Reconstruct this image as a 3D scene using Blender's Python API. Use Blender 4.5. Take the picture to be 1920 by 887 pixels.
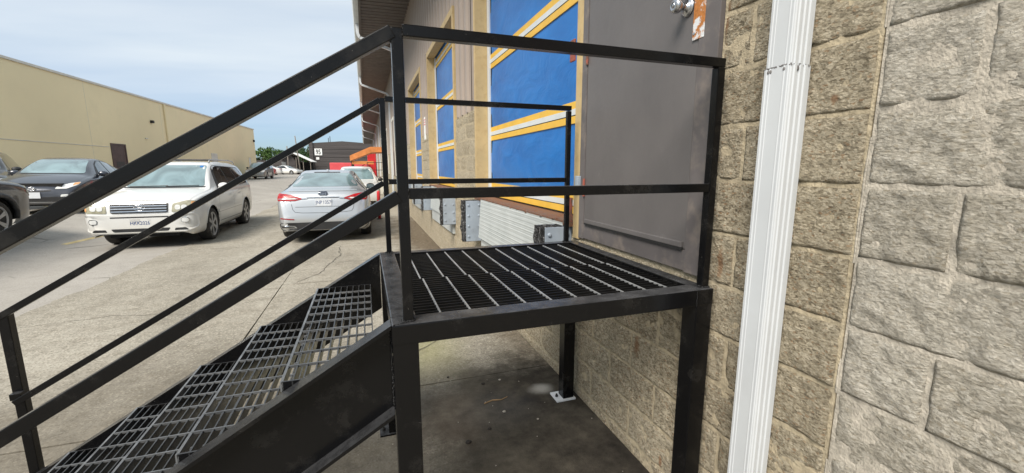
import bpy, bmesh, math, random
import numpy as np
from mathutils import Vector, Matrix, noise
from mathutils.bvhtree import BVHTree
random.seed(7)
for o in list(bpy.data.objects): bpy.data.objects.remove(o)
S = bpy.context.scene
COL = S.collection
R = math.radians
# ------------------------------------------------------------------ camera
cam = bpy.data.cameras.new('camera'); camo = bpy.data.objects.new('camera', cam); COL.objects.link(camo)
camo.location = (0, 0, 1.54); camo.rotation_euler = (R(90 - 9.37), 0, R(-19.06))
cam.sensor_width = 36; cam.lens = 788 / 1920 * 36; cam.clip_start = .05; cam.clip_end = 2000
S.camera = camo
# ------------------------------------------------------------------ sky, sun, exposure
SUN_EL, SUN_AZ = 47, 226            # azimuth measured clockwise from +Y (the sun stands behind and left of the viewer)
wd = bpy.data.worlds.new('World'); S.world = wd; wd.use_nodes = True
nt = wd.node_tree; N = nt.nodes; Lk = nt.links; N.clear()
out = N.new('ShaderNodeOutputWorld')
sky = N.new('ShaderNodeTexSky'); sky.sky_type = 'NISHITA'; sky.sun_disc = False
sky.sun_elevation = R(SUN_EL); sky.sun_rotation = R(SUN_AZ); sky.air_density = 1.0; sky.dust_density = .6
bg1 = N.new('ShaderNodeBackground'); bg1.inputs[1].default_value = .065; tint = N.new('ShaderNodeMix'); tint.data_type = 'RGBA'; tint.blend_type = 'MULTIPLY'; tint.inputs[0].default_value = 1; tint.inputs[7].default_value = (.60, .84, 1.18, 1); Lk.new(sky.outputs[0], tint.inputs[6]); Lk.new(tint.outputs[2], bg1.inputs[0])
tc = N.new('ShaderNodeTexCoord'); sp = N.new('ShaderNodeSeparateXYZ'); Lk.new(tc.outputs['Generated'], sp.inputs[0])
def wmath(op, a, b=None):
    n = N.new('ShaderNodeMath'); n.operation = op
    for i, v in enumerate((a, b)):
        if v is None: continue
        if isinstance(v, (int, float)): n.inputs[i].default_value = v
        else: Lk.new(v, n.inputs[i])
    return n.outputs[0]
zz = wmath('ADD', wmath('MAXIMUM', sp.outputs[2], 0), .16)
cmb = N.new('ShaderNodeCombineXYZ'); Lk.new(wmath('DIVIDE', sp.outputs[0], zz), cmb.inputs[0]); Lk.new(wmath('DIVIDE', sp.outputs[1], zz), cmb.inputs[1])
mp = N.new('ShaderNodeMapping'); mp.inputs['Rotation'].default_value = (0, 0, R(12)); mp.inputs['Scale'].default_value = (.35, 1.0, 1); mp.inputs['Location'].default_value = (3.1, 1.7, 0)
Lk.new(cmb.outputs[0], mp.inputs[0])
cn = N.new('ShaderNodeTexNoise'); cn.inputs['Scale'].default_value = .95; cn.inputs['Detail'].default_value = 7; cn.inputs['Roughness'].default_value = .5; cn.inputs['Distortion'].default_value = .35
Lk.new(mp.outputs[0], cn.inputs[0])
cr = N.new('ShaderNodeValToRGB'); cr.color_ramp.elements[0].position = .30; cr.color_ramp.elements[0].color = (.80, .80, .80, 1)
cr.color_ramp.elements[1].position = .62; cr.color_ramp.elements[1].color = (.97, .97, .97, 1); Lk.new(cn.outputs[0], cr.inputs[0])
# near the horizon the cloud deck thins out and the clear sky shows under it
hz = N.new('ShaderNodeMapRange'); hz.inputs[1].default_value = .03; hz.inputs[2].default_value = .20; hz.inputs[3].default_value = .22; hz.inputs[4].default_value = 1.0; Lk.new(sp.outputs[2], hz.inputs[0])
fac = wmath('MULTIPLY', cr.outputs[0], hz.outputs[0])
cn2 = N.new('ShaderNodeTexNoise'); cn2.inputs['Scale'].default_value = 2.3; cn2.inputs['Detail'].default_value = 5; Lk.new(mp.outputs[0], cn2.inputs[0])
cc = N.new('ShaderNodeValToRGB'); cc.color_ramp.elements[0].position = .36; cc.color_ramp.elements[0].color = (.43, .488, .535, 1)
cc.color_ramp.elements[1].position = .62; cc.color_ramp.elements[1].color = (.50, .545, .57, 1); Lk.new(cn2.outputs[0], cc.inputs[0])
bg2 = N.new('ShaderNodeBackground'); bg2.inputs[1].default_value = 1.0; Lk.new(cc.outputs[0], bg2.inputs[0])
mx = N.new('ShaderNodeMixShader'); Lk.new(fac, mx.inputs[0]); Lk.new(bg1.outputs[0], mx.inputs[1]); Lk.new(bg2.outputs[0], mx.inputs[2])
Lk.new(mx.outputs[0], out.inputs[0])
sun = bpy.data.lights.new('sun', 'SUN'); sun.energy = 3.2; sun.angle = R(28); sun.color = (1, .93, .83)
suno = bpy.data.objects.new('sun', sun); COL.objects.link(suno)
sd = Vector((math.sin(R(SUN_AZ)) * math.cos(R(SUN_EL)), math.cos(R(SUN_AZ)) * math.cos(R(SUN_EL)), math.sin(R(SUN_EL))))
suno.rotation_euler = sd.to_track_quat('Z', 'Y').to_euler(); suno.location = (0, -5, 20)
S.view_settings.view_transform = 'Standard'; S.view_settings.look = 'None'; S.view_settings.exposure = 0.78; S.view_settings.gamma = 1; S.view_settings.use_curve_mapping = False
S.render.engine = 'CYCLES'

# ================================================================== helpers
def link(o, parent=None):
    COL.objects.link(o)
    if parent: o.parent = parent
    return o
def tag(o, label, cat, group=None):
    o['label'] = label; o['category'] = cat
    if group: o['group'] = group
    return o
def thing(name, label, cat, loc=(0, 0, 0), rz=0, group=None):
    o = bpy.data.objects.new(name, None); o.empty_display_size = .1; link(o); o.location = loc; o.rotation_euler = (0, 0, rz)
    return tag(o, label, cat, group)
def part_empty(name, parent):
    o = bpy.data.objects.new(name, None); o.empty_display_size = .05; return link(o, parent)
def mesh_from(bm, name, m, smooth=False):
    bmesh.ops.recalc_face_normals(bm, faces=bm.faces)
    me = bpy.data.meshes.new(name); bm.to_mesh(me); bm.free()
    if smooth:
        for p in me.polygons: p.use_smooth = True
    for k in (m if isinstance(m, (list, tuple)) else [m]): me.materials.append(k)
    return me
def obj(name, bm, m, parent=None, smooth=False):
    me = bm if isinstance(bm, bpy.types.Mesh) else mesh_from(bm, name, m, smooth)
    return link(bpy.data.objects.new(name, me), parent)
def inst(name, me, parent, loc=(0, 0, 0), rot=(0, 0, 0), sc=(1, 1, 1)):
    o = bpy.data.objects.new(name, me); link(o, parent); o.location = loc; o.rotation_euler = rot; o.scale = sc; return o
def nb(): return bmesh.new()
def box(bm, x0, x1, y0, y1, z0, z1, bev=0, mi=0):
    vs = [bm.verts.new(p) for p in ((x0, y0, z0), (x1, y0, z0), (x1, y1, z0), (x0, y1, z0), (x0, y0, z1), (x1, y0, z1), (x1, y1, z1), (x0, y1, z1))]
    fs = [bm.faces.new([vs[i] for i in q]) for q in ((0, 3, 2, 1), (4, 5, 6, 7), (0, 1, 5, 4), (1, 2, 6, 5), (2, 3, 7, 6), (3, 0, 4, 7))]
    for f in fs: f.material_index = mi
    if bev:
        es = list({e for f in fs for e in f.edges}); bmesh.ops.bevel(bm, geom=es, offset=bev, segments=2, affect='EDGES', profile=.6)
    return bm
def bx(*a, **k): return box(nb(), *a, **k)
def obar(bm, p0, p1, w, h, up=(0, 0, 1), bev=0):
    p0 = Vector(p0); p1 = Vector(p1); d = (p1 - p0); L = d.length; d.normalize()
    s = d.cross(Vector(up)).normalized(); u = s.cross(d)
    n0 = len(bm.verts); b2 = bmesh.new(); box(b2, 0, L, -w / 2, w / 2, -h / 2, h / 2, bev)
    M = Matrix((( d.x, s.x, u.x, p0.x), (d.y, s.y, u.y, p0.y), (d.z, s.z, u.z, p0.z), (0, 0, 0, 1)))
    bmesh.ops.transform(b2, matrix=M, verts=b2.verts)
    me = bpy.data.meshes.new('t'); b2.to_mesh(me); b2.free(); bm.from_mesh(me); bpy.data.meshes.remove(me)
    return bm
def tube(bm, pts, r, seg=10, cap=True):
    rings = []; pts = [Vector(p) for p in pts]
    for i, p in enumerate(pts):
        d = (pts[min(i + 1, len(pts) - 1)] - pts[max(i - 1, 0)]).normalized()
        a = Vector((0, 0, 1)) if abs(d.z) < .9 else Vector((1, 0, 0))
        s = d.cross(a).normalized(); u = s.cross(d)
        rr = r[i] if isinstance(r, (list, tuple)) else r
        rings.append([bm.verts.new(p + (s * math.cos(2 * math.pi * k / seg) + u * math.sin(2 * math.pi * k / seg)) * rr) for k in range(seg)])
    for a, b in zip(rings, rings[1:]):
        for k in range(seg): bm.faces.new((a[k], a[(k + 1) % seg], b[(k + 1) % seg], b[k]))
    if cap: bm.faces.new(rings[0][::-1]); bm.faces.new(rings[-1])
    return bm
def lathe(bm, prof, seg=24, M=None):      # prof: (radius, height) about z
    rings = []
    for r, h in prof: rings.append([bm.verts.new((r * math.cos(2 * math.pi * k / seg), r * math.sin(2 * math.pi * k / seg), h)) for k in range(seg)])
    for a, b in zip(rings, rings[1:]):
        for k in range(seg): bm.faces.new((a[k], a[(k + 1) % seg], b[(k + 1) % seg], b[k]))
    if prof[0][0] > 1e-4: bm.faces.new(rings[0][::-1])
    if prof[-1][0] > 1e-4: bm.faces.new(rings[-1])
    if M: bmesh.ops.transform(bm, matrix=M, verts=[v for r in rings for v in r])
    return bm
def prism(bm, poly, a, b, axis='y'):      # poly of 2-D points; axis is the direction of extrusion
    def P(p, t): return {'y': (p[0], t, p[1]), 'x': (t, p[0], p[1]), 'z': (p[0], p[1], t)}[axis]
    A = [bm.verts.new(P(p, a)) for p in poly]; B = [bm.verts.new(P(p, b)) for p in poly]
    bm.faces.new(A); bm.faces.new(B[::-1]); n = len(poly)
    for i in range(n): bm.faces.new((A[i], B[i], B[(i + 1) % n], A[(i + 1) % n]))
    return bm
def ball(bm, c, r, sub=1, sc=(1, 1, 1)):
    ret = bmesh.ops.create_icosphere(bm, subdivisions=sub, radius=r)
    for v in ret['verts']: v.co = Vector((v.co.x * sc[0], v.co.y * sc[1], v.co.z * sc[2])) + Vector(c)
    return bm
def text_mesh(txt, size, m, depth=.002, sx=1.0, bold=0):
    cu = bpy.data.curves.new('t', 'FONT'); cu.body = txt; cu.size = size; cu.align_x = 'CENTER'; cu.align_y = 'CENTER'; cu.extrude = depth; cu.resolution_u = 3; cu.offset = bold
    o = bpy.data.objects.new('t', cu); COL.objects.link(o)
    dg = bpy.context.evaluated_depsgraph_get(); me = bpy.data.meshes.new_from_object(o.evaluated_get(dg))
    bpy.data.objects.remove(o); bpy.data.curves.remove(cu); me.materials.clear(); me.materials.append(m)
    for v in me.vertices: v.co.x *= sx
    return me

# ================================================================== materials
def newmat(name):
    m = bpy.data.materials.new(name); m.use_nodes = True; t = m.node_tree
    return m, t, t.nodes['Principled BSDF']
class G:                                   # small node-graph helper
    def __init__(s, t): s.t = t
    def n(s, kind, **kw):
        x = s.t.nodes.new(kind)
        for k, v in kw.items(): setattr(x, k, v)
        return x
    def put(s, sock, v):
        if isinstance(v, bpy.types.NodeSocket): s.t.links.new(v, sock)
        elif v is not None:
            if sock.type == 'RGBA': v = (v, v, v, 1) if isinstance(v, (int, float)) else ((*v, 1) if len(v) == 3 else v)
            sock.default_value = v
    def noise(s, vec, sc, det=4, rough=.55, dist=0):
        x = s.n('ShaderNodeTexNoise'); s.put(x.inputs['Vector'], vec); x.inputs['Scale'].default_value = sc; x.inputs['Detail'].default_value = det; x.inputs['Roughness'].default_value = rough; x.inputs['Distortion'].default_value = dist
        return x.outputs[0]
    def voro(s, vec, sc, feat='F1', out=0):
        x = s.n('ShaderNodeTexVoronoi', feature=feat); s.put(x.inputs['Vector'], vec); x.inputs['Scale'].default_value = sc; return x.outputs[out]
    def ramp(s, f, *st):
        x = s.n('ShaderNodeValToRGB'); s.put(x.inputs[0], f); e = x.color_ramp.elements
        while len(e) < len(st): e.new(.5)
        for el, (p, c) in zip(e, st): el.position = p; el.color = (*c, 1) if not isinstance(c, (int, float)) else (c, c, c, 1)
        return x.outputs[0]
    def mix(s, f, a, b, mode='MIX'):
        x = s.n('ShaderNodeMix', data_type='RGBA', blend_type=mode); s.put(x.inputs[0], f); s.put(x.inputs[6], a); s.put(x.inputs[7], b); return x.outputs[2]
    def math(s, op, a, b=None, c=None):
        x = s.n('ShaderNodeMath', operation=op)
        for i, v in enumerate((a, b, c)):
            if v is not None: s.put(x.inputs[i], v)
        return x.outputs[0]
    def vmath(s, op, a, b=None):
        x = s.n('ShaderNodeVectorMath', operation=op); s.put(x.inputs[0], a)
        if b is not None: s.put(x.inputs[1], b)
        return x
    def pos(s): return s.n('ShaderNodeNewGeometry').outputs['Position']
    def ob(s): return s.n('ShaderNodeTexCoord').outputs['Object']
    def rnd(s): return s.n('ShaderNodeObjectInfo').outputs['Random']
    def bump(s, h, st, d=.01, nrm=None):
        x = s.n('ShaderNodeBump'); s.put(x.inputs['Height'], h); x.inputs['Strength'].default_value = st; x.inputs['Distance'].default_value = d
        if nrm: s.put(x.inputs['Normal'], nrm)
        return x.outputs[0]
    def scale(s, v, k): return s.vmath('MULTIPLY', v, k).outputs[0]
    def blob(s, p, c, rad, edge, nz, amp):   # soft patch with an uneven rim, 1 inside
        d = s.vmath('SUBTRACT', p, c).outputs[0]; d = s.vmath('DIVIDE', d, rad).outputs[0]; l = s.vmath('LENGTH', d).outputs['Value']
        l = s.math('ADD', l, s.math('MULTIPLY', s.math('SUBTRACT', nz, .5), amp))
        x = s.n('ShaderNodeMapRange', interpolation_type='SMOOTHSTEP'); s.put(x.inputs[0], l); x.inputs[1].default_value = 1 + edge; x.inputs[2].default_value = 1 - edge; x.inputs[3].default_value = 0; x.inputs[4].default_value = 1
        return x.outputs[0]
def simple(name, col, rough=.6, var=.12, sc=4, metal=0, bump=0, bsc=60, coat=0, spec=None, dirt=None, emis=None):
    m, t, b = newmat(name); g = G(t); p = g.ob()
    nz = g.noise(p, sc, 5)
    c2 = tuple(max(0, x * (1 - var * 1.6)) for x in col); c3 = tuple(min(1, x * (1 + var)) for x in col)
    c = g.ramp(nz, (.3, c2), (.7, c3))
    if dirt: c = g.mix(g.ramp(g.noise(p, dirt[1], 6, .65), (.5, 0.), (.72, 1.)), c, dirt[0])
    g.put(b.inputs['Base Color'], c); b.inputs['Metallic'].default_value = metal
    g.put(b.inputs['Roughness'], g.ramp(g.noise(p, sc * 3, 4), (.3, max(0, rough - .08)), (.7, min(1, rough + .08))))
    if coat: b.inputs['Coat Weight'].default_value = coat; b.inputs['Coat Roughness'].default_value = .04
    if spec is not None: b.inputs['Specular IOR Level'].default_value = spec
    if bump: g.put(b.inputs['Normal'], g.bump(g.noise(p, bsc, 5, .6), bump, .01))
    if emis: b.inputs['Emission Color'].default_value = (*emis, 1); b.inputs['Emission Strength'].default_value = 1
    return m
M = {}
def black_steel():
    m, t, b = newmat('black_painted_steel'); g = G(t); p = g.pos()
    n1 = g.noise(p, 9, 6, .6); n2 = g.noise(p, 90, 4, .6)
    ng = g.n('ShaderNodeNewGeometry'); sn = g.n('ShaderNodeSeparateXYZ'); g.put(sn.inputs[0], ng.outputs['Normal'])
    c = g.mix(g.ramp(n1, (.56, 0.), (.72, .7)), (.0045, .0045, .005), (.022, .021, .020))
    c = g.mix(g.math('MULTIPLY', g.ramp(sn.outputs[2], (.75, 0.), (.95, 1.)), g.ramp(g.noise(p, 14, 6, .7), (.35, .15), (.65, .6))), c, (.105, .108, .115))  # upward faces paler and bluish: sky reflection put into the base colour
    c = g.mix(g.math('MULTIPLY', g.ramp(g.noise(p, 170, 3, .6), (.70, 0.), (.74, .8)), g.ramp(n1, (.5, 0.), (.6, 1.))), c, (.20, .19, .175))
    g.put(b.inputs['Base Color'], c)
    g.put(b.inputs['Roughness'], g.ramp(n1, (.3, .18), (.7, .30)))
    g.put(b.inputs['Normal'], g.bump(g.math('ADD', g.math('MULTIPLY', n2, .35), g.noise(p, 22, 3)), .14, .003))
    b.inputs['Specular IOR Level'].default_value = .24
    return m
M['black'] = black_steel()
M['galv'] = simple('worn_grating_steel', (.18, .185, .19), .32, .3, 12, metal=.3)
M['rod'] = simple('bright_cross_rod_steel', (.37, .38, .39), .34, .2, 12, metal=.3)
M['treadbar'] = simple('tread_bar_steel', (.065, .067, .07), .3, .3, 12, metal=.2)
M['gratebar'] = simple('grating_bar_steel', (.007, .007, .007), .4, .3, 12, spec=.3)
def block_mat(name, dark, mid, light, warm, tint_var, rust):
    m, t, b = newmat(name); g = G(t); p = g.pos(); ob = p
    q = g.scale(p, (1, .72, 1.25))
    big = g.noise(p, 2.2, 4, .5); med = g.noise(q, 62, 7, .78, .5); fine = g.noise(q, 150, 5, .75)
    vo = g.voro(q, 130); cellc = g.n('ShaderNodeTexVoronoi'); cellc.inputs['Scale'].default_value = 150; g.put(cellc.inputs['Vector'], q)
    cell2 = g.n('ShaderNodeTexVoronoi'); cell2.inputs['Scale'].default_value = 78; g.put(cell2.inputs['Vector'], q); s2 = g.n('ShaderNodeSeparateColor'); g.put(s2.inputs[0], cell2.outputs['Color'])
    sc = g.n('ShaderNodeSeparateColor'); g.put(sc.inputs[0], cellc.outputs['Color']); cel = sc.outputs[0]
    tone = g.math('ADD', g.math('ADD', g.math('MULTIPLY', med, .55), g.math('MULTIPLY', cel, .27)), g.math('MULTIPLY', s2.outputs[0], .18))
    c = g.ramp(tone, (.30, dark), (.47, mid), (.66, light))
    c = g.mix(g.ramp(sc.outputs[1], (.94, 0.), (.96, .6)), c, warm)
    c = g.mix(g.ramp(fine, (.34, .7), (.43, 0.)), c, tuple(x * .6 for x in dark))
    c = g.mix(g.ramp(big, (.35, .36), (.65, 0.)), c, tuple(x * .66 for x in mid))
    rr = g.rnd(); c = g.mix(tint_var, c, g.ramp(rr, (0., tuple(x * .66 for x in mid)), (.5, mid), (1., light)), 'MIX')
    if rust:
        nz = g.noise(p, 30, 5, .7)
        for cy, cz, ry, rz in rust: c = g.mix(g.math('MULTIPLY', g.blob(p, (1.30, cy, cz), (.3, ry, rz), .5, nz, 1.5), .65), c, (.25, .105, .035))
    g.put(b.inputs['Base Color'], c); b.inputs['Roughness'].default_value = .93; b.inputs['Specular IOR Level'].default_value = .25
    h = g.math('ADD', g.math('MULTIPLY', med, 1.3), g.math('ADD', g.math('MULTIPLY', fine, .5), g.math('MULTIPLY', vo, .4)))
    g.put(b.inputs['Normal'], g.bump(h, 1.0, .02))
    return m
RUST = [(1.255, 1.165, .012, .05), (.894, 1.736, .010, .012), (1.525, .10, .010, .04), (1.322, 2.08, .016, .07), (1.328, 1.85, .008, .2), (1.75, .62, .02, .05)]
M['block_warm'] = block_mat('split_face_block_warm', (.12, .099, .068), (.45, .385, .275), (.72, .645, .50), (.36, .17, .06), .16, RUST)
M['block_grey'] = block_mat('split_face_block_grey', (.24, .217, .178), (.60, .553, .46), (.82, .775, .685), (.38, .30, .19), .26, None)
M['mortar'] = simple('mortar', (.43, .365, .255), .9, .22, 30, bump=.7, bsc=120)
M['mortar_grey'] = simple('mortar_grey', (.46, .42, .355), .9, .2, 30, bump=.7, bsc=120)
def far_block():
    m, t, b = newmat('far_block_wall'); g = G(t); p = g.pos(); s = g.n('ShaderNodeSeparateXYZ'); g.put(s.inputs[0], p)
    cb = g.n('ShaderNodeCombineXYZ'); g.put(cb.inputs[0], s.outputs[1]); g.put(cb.inputs[1], s.outputs[2])
    br = g.n('ShaderNodeTexBrick'); g.put(br.inputs[0], cb.outputs[0]); br.inputs['Scale'].default_value = 1; br.inputs['Brick Width'].default_value = .406; br.inputs['Row Height'].default_value = .2032; br.inputs['Mortar Size'].default_value = .006
    br.inputs['Color1'].default_value = (.30, .26, .18, 1); br.inputs['Color2'].default_value = (.38, .33, .24, 1); br.inputs['Mortar'].default_value = (.27, .24, .17, 1)
    g.put(b.inputs['Base Color'], g.mix(.5, br.outputs[0], g.ramp(g.noise(p, 20, 6, .7), (.3, (.13, .11, .07)), (.65, (.46, .41, .30))), 'MIX')); b.inputs['Roughness'].default_value = .95
    return m
M['block_far'] = far_block()
def concrete():
    m, t, b = newmat('weathered_concrete'); g = G(t); p = g.pos()
    st = g.scale(p, (1.0, .45, 1.0))
    n1 = g.noise(st, .9, 6, .6); n2 = g.noise(p, 7, 6, .65); n3 = g.noise(p, 90, 4, .7); n4 = g.noise(g.scale(p, (.8, 2.2, 1)), 2.2, 7, .75)
    c = g.ramp(n1, (.34, (.225, .210, .176)), (.50, (.325, .304, .257)), (.66, (.395, .372, .318)))
    c = g.mix(g.ramp(n4, (.46, 0.), (.70, .38)), c, (.20, .178, .14))
    c = g.mix(g.ramp(n2, (.48, 0.), (.66, .5)), c, (.17, .150, .118))
    c = g.mix(g.ramp(n3, (.36, .75), (.47, 0.)), c, (.13, .115, .092))
    c = g.mix(g.ramp(n3, (.56, 0.), (.66, .5)), c, (.50, .46, .38))
    cl = g.n('ShaderNodeTexVoronoi'); cl.inputs['Scale'].default_value = 85; g.put(cl.inputs['Vector'], p); cs_ = g.n('ShaderNodeSeparateColor'); g.put(cs_.inputs[0], cl.outputs['Color'])
    c = g.mix(g.ramp(cs_.outputs[0], (.10, .55), (.2, 0.)), c, (.14, .125, .10)); c = g.mix(g.ramp(cs_.outputs[0], (.82, 0.), (.92, .5)), c, (.52, .48, .40))
    vo = g.voro(p, 38); c = g.mix(g.math('MULTIPLY', g.ramp(vo, (.03, 1.), (.10, 0.)), .5), c, (.10, .09, .075))
    # soil and dirt washed against the dock wall
    nz = g.noise(p, 2.6, 6, .65); nzf = g.noise(p, 11, 6, .7)
    c = g.mix(g.math('MULTIPLY', g.blob(p, (1.35, 10.0, 0), (.75, 3.8, 1), .38, nz, 1.6), .85), c, g.ramp(g.noise(p, 16, 6, .75), (.38, (.045, .032, .02)), (.52, (.125, .095, .062)), (.66, (.22, .185, .13))))
    c = g.mix(g.math('MULTIPLY', g.blob(p, (1.35, 5.5, 0), (.35, 3.2, 1), .45, nzf, 1.5), .75), c, g.ramp(g.noise(p, 22, 6, .75), (.38, (.05, .038, .026)), (.62, (.15, .12, .085))))
    # black paint spilled and sprayed while the landing was painted, and oily dirt under it
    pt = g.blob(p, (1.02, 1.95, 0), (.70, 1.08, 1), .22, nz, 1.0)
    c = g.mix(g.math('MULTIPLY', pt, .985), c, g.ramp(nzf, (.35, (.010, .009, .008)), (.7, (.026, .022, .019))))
    c = g.mix(g.math('MULTIPLY', g.blob(p, (.42, 2.42, 0), (.20, .30, 1), .5, nzf, 1.2), .8), c, (.055, .036, .028))
    c = g.mix(g.math('MULTIPLY', g.blob(p, (.72, 2.40, 0), (.22, .18, 1), .7, nzf, .8), .6), c, (.030, .034, .045))
    c = g.mix(g.math('MULTIPLY', g.blob(p, (1.09, 2.53, 0), (.07, .055, 1), .7, nzf, 1.1), .7), c, (.52, .51, .48))
    c = g.mix(g.math('MULTIPLY', g.blob(p, (.30, 3.45, 0), (.35, .45, 1), .7, nz, 1.0), .45), c, (.33, .33, .12))
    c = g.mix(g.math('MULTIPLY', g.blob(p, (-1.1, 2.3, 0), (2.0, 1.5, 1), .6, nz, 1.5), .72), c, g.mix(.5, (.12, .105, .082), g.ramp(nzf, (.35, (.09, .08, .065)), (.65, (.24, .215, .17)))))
    c = g.mix(g.math('MULTIPLY', g.blob(p, (-.9, 12.0, 0), (.7, 1.6, 1), .6, nz, 1.2), .5), c, (.12, .105, .08))
    g.put(b.inputs['Base Color'], c)
    g.put(b.inputs['Roughness'], g.mix(pt, .9, .8)); b.inputs['Specular IOR Level'].default_value = .12
    g.put(b.inputs['Normal'], g.bump(g.math('ADD', n3, g.math('ADD', g.math('MULTIPLY', n2, .6), g.math('MULTIPLY', g.ramp(vo, (.0, 0.), (.14, 1.)), .7))), .55, .006))
    return m
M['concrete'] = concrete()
def asphalt():
    m, t, b = newmat('old_asphalt'); g = G(t); p = g.pos()
    n1 = g.noise(p, .35, 6, .6); n2 = g.noise(p, 60, 4, .7); n3 = g.noise(p, 3.5, 6, .65)
    c = g.ramp(n1, (.3, (.29, .272, .245)), (.7, (.375, .355, .322)))
    c = g.mix(g.ramp(n3, (.48, 0.), (.7, .35)), c, (.22, .205, .185))
    c = g.mix(g.ramp(n2, (.36, .6), (.47, 0.)), c, (.14, .13, .118))
    c = g.mix(g.ramp(n2, (.62, 0.), (.75, .6)), c, (.48, .46, .42))
    ck = g.n('ShaderNodeTexVoronoi', feature='DISTANCE_TO_EDGE'); g.put(ck.inputs[0], g.vmath('ADD', p, g.scale(g.n('ShaderNodeTexNoise').outputs[1], (.5, .5, 0))).outputs[0]); ck.inputs['Scale'].default_value = .33
    c = g.mix(g.math('MULTIPLY', g.ramp(ck.outputs[0], (.002, .7), (.006, 0.)), g.ramp(g.noise(p, .5, 2), (.5, 0.), (.58, 1.))), c, (.06, .056, .05))
    g.put(b.inputs['Base Color'], c); b.inputs['Roughness'].default_value = .92; b.inputs['Specular IOR Level'].default_value = .3
    g.put(b.inputs['Normal'], g.bump(n2, .6, .008))
    return m
M['asphalt'] = asphalt()
M['joint'] = simple('joint_filler', (.07, .062, .05), .95, .3, 20, bump=.5, bsc=80)
M['yellow_line'] = simple('worn_yellow_line', (.50, .40, .20), .85, .2, 6, dirt=((.29, .275, .25), 4))
M['siding'] = simple('brown_metal_siding', (.33, .275, .235), .5, .06, 1.5, dirt=((.29, .24, .205), 1.2))
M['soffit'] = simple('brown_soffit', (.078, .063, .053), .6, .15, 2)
M['white_metal'] = simple('white_coated_aluminium', (.60, .63, .66), .38, .04, 3)
M['downspout'] = simple('chalky_white_aluminium', (.535, .56, .585), .42, .04, 2, dirt=((.49, .51, .53), 3))
M['gutter'] = simple('weathered_gutter_metal', (.58, .60, .59), .45, .08, 2)
M['grime'] = simple('grime', (.16, .15, .15), .8, .3, 30)
M['tan'] = simple('tan_trim_paint', (.50, .375, .190), .6, .08, 3, dirt=((.40, .285, .135), 14))
def vinyl():
    m, t, b = newmat('blue_door_panel'); g = G(t); p = g.pos()
    n = g.noise(g.scale(p, (1, 1.2, 2.4)), 2.1, 4, .5, .6); n2 = g.noise(p, 9, 5, .6)
    c = g.ramp(n, (.3, (.007, .118, .40)), (.7, (.010, .160, .50)))
    c = g.mix(g.ramp(n2, (.55, 0.), (.75, .08)), c, (.10, .26, .55))
    sp_ = g.n('ShaderNodeSeparateXYZ'); g.put(sp_.inputs[0], p)
    g.put(b.inputs['Base Color'], c); b.inputs['Roughness'].default_value = .34; b.inputs['Specular IOR Level'].default_value = .28
    g.put(b.inputs['Normal'], g.bump(n, .25, .05)); return m
M['blue'] = vinyl()
M['yellow'] = simple('yellow_band', (.74, .45, .06), .5, .08, 5)
M['band_grey'] = simple('pale_grey_band', (.60, .63, .64), .45, .06, 4)
M['thin_black'] = simple('black_rubber', (.018, .018, .018), .65, .2, 20)
def door_paint():
    m, t, b = newmat('grey_brown_door_paint'); g = G(t); p = g.pos()
    n = g.noise(g.scale(p, (1, 1, .6)), 2.2, 6, .6); n2 = g.noise(g.scale(p, (1, 3, 3)), 7, 6, .7, 1.5)
    c = g.ramp(n, (.3, (.104, .097, .097)), (.7, (.140, .130, .129)))
    c = g.mix(g.ramp(n2, (.60, 0.), (.74, .35)), c, (.22, .203, .195))
    c = g.mix(g.ramp(n2, (.25, .3), (.36, 0.)), c, (.07, .064, .066))
    vo = g.voro(p, 55); c = g.mix(g.math('MULTIPLY', g.ramp(vo, (.02, 1.), (.05, 0.)), g.ramp(g.noise(p, 6), (.55, 0.), (.62, .8))), c, (.42, .40, .38))
    g.put(b.inputs['Base Color'], c); g.put(b.inputs['Roughness'], g.ramp(n2, (.3, .36), (.7, .52))); g.put(b.inputs['Normal'], g.bump(n, .15, .01)); return m
M['door'] = door_paint()
M['frame'] = simple('door_frame_paint', (.115, .104, .104), .5, .15, 5, dirt=((.20, .17, .15), 9))
def rusty(name, base, rcol, th):
    m, t, b = newmat(name); g = G(t); p = g.pos(); n = g.noise(p, 26, 6, .65); n2 = g.noise(p, 120, 4, .6)
    g.put(b.inputs['Base Color'], g.mix(g.ramp(n, (th, 0.), (th + .07, 1.)), base, g.ramp(n2, (.3, tuple(x * .6 for x in rcol)), (.7, rcol))))
    b.inputs['Roughness'].default_value = .7; g.put(b.inputs['Normal'], g.bump(g.math('ADD', n, n2), .4, .004)); return m
M['rust'] = rusty('rusted_steel', (.14, .085, .06), (.20, .085, .045), .45)
M['latch'] = rusty('rusted_latch_guard', (.62, .64, .66), (.50, .19, .045), .44)
M['redrust'] = rusty('red_primer_steel', (.28, .075, .05), (.17, .08, .05), .5)
def tread_plate():
    m, t, b = newmat('pale_tread_plate'); g = G(t); p = g.pos(); s = g.n('ShaderNodeSeparateXYZ'); g.put(s.inputs[0], p)
    a = g.math('SINE', g.math('MULTIPLY', g.math('ADD', s.outputs[1], s.outputs[2]), 170)); c_ = g.math('SINE', g.math('MULTIPLY', g.math('SUBTRACT', s.outputs[1], s.outputs[2]), 170))
    h = g.math('ADD', g.math('MAXIMUM', g.math('MULTIPLY', a, c_), 0), g.math('MULTIPLY', g.math('MAXIMUM', g.math('SINE', g.math('MULTIPLY', s.outputs[2], 150)), 0), .8))
    n = g.noise(p, 4, 5)
    g.put(b.inputs['Base Color'], g.mix(g.math('MULTIPLY', h, .25), g.ramp(n, (.3, (.37, .40, .40)), (.7, (.46, .485, .485))), (.62, .65, .65))); b.inputs['Roughness'].default_value = .45
    g.put(b.inputs['Normal'], g.bump(h, .5, .004)); return m
M['lip'] = tread_plate()
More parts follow.
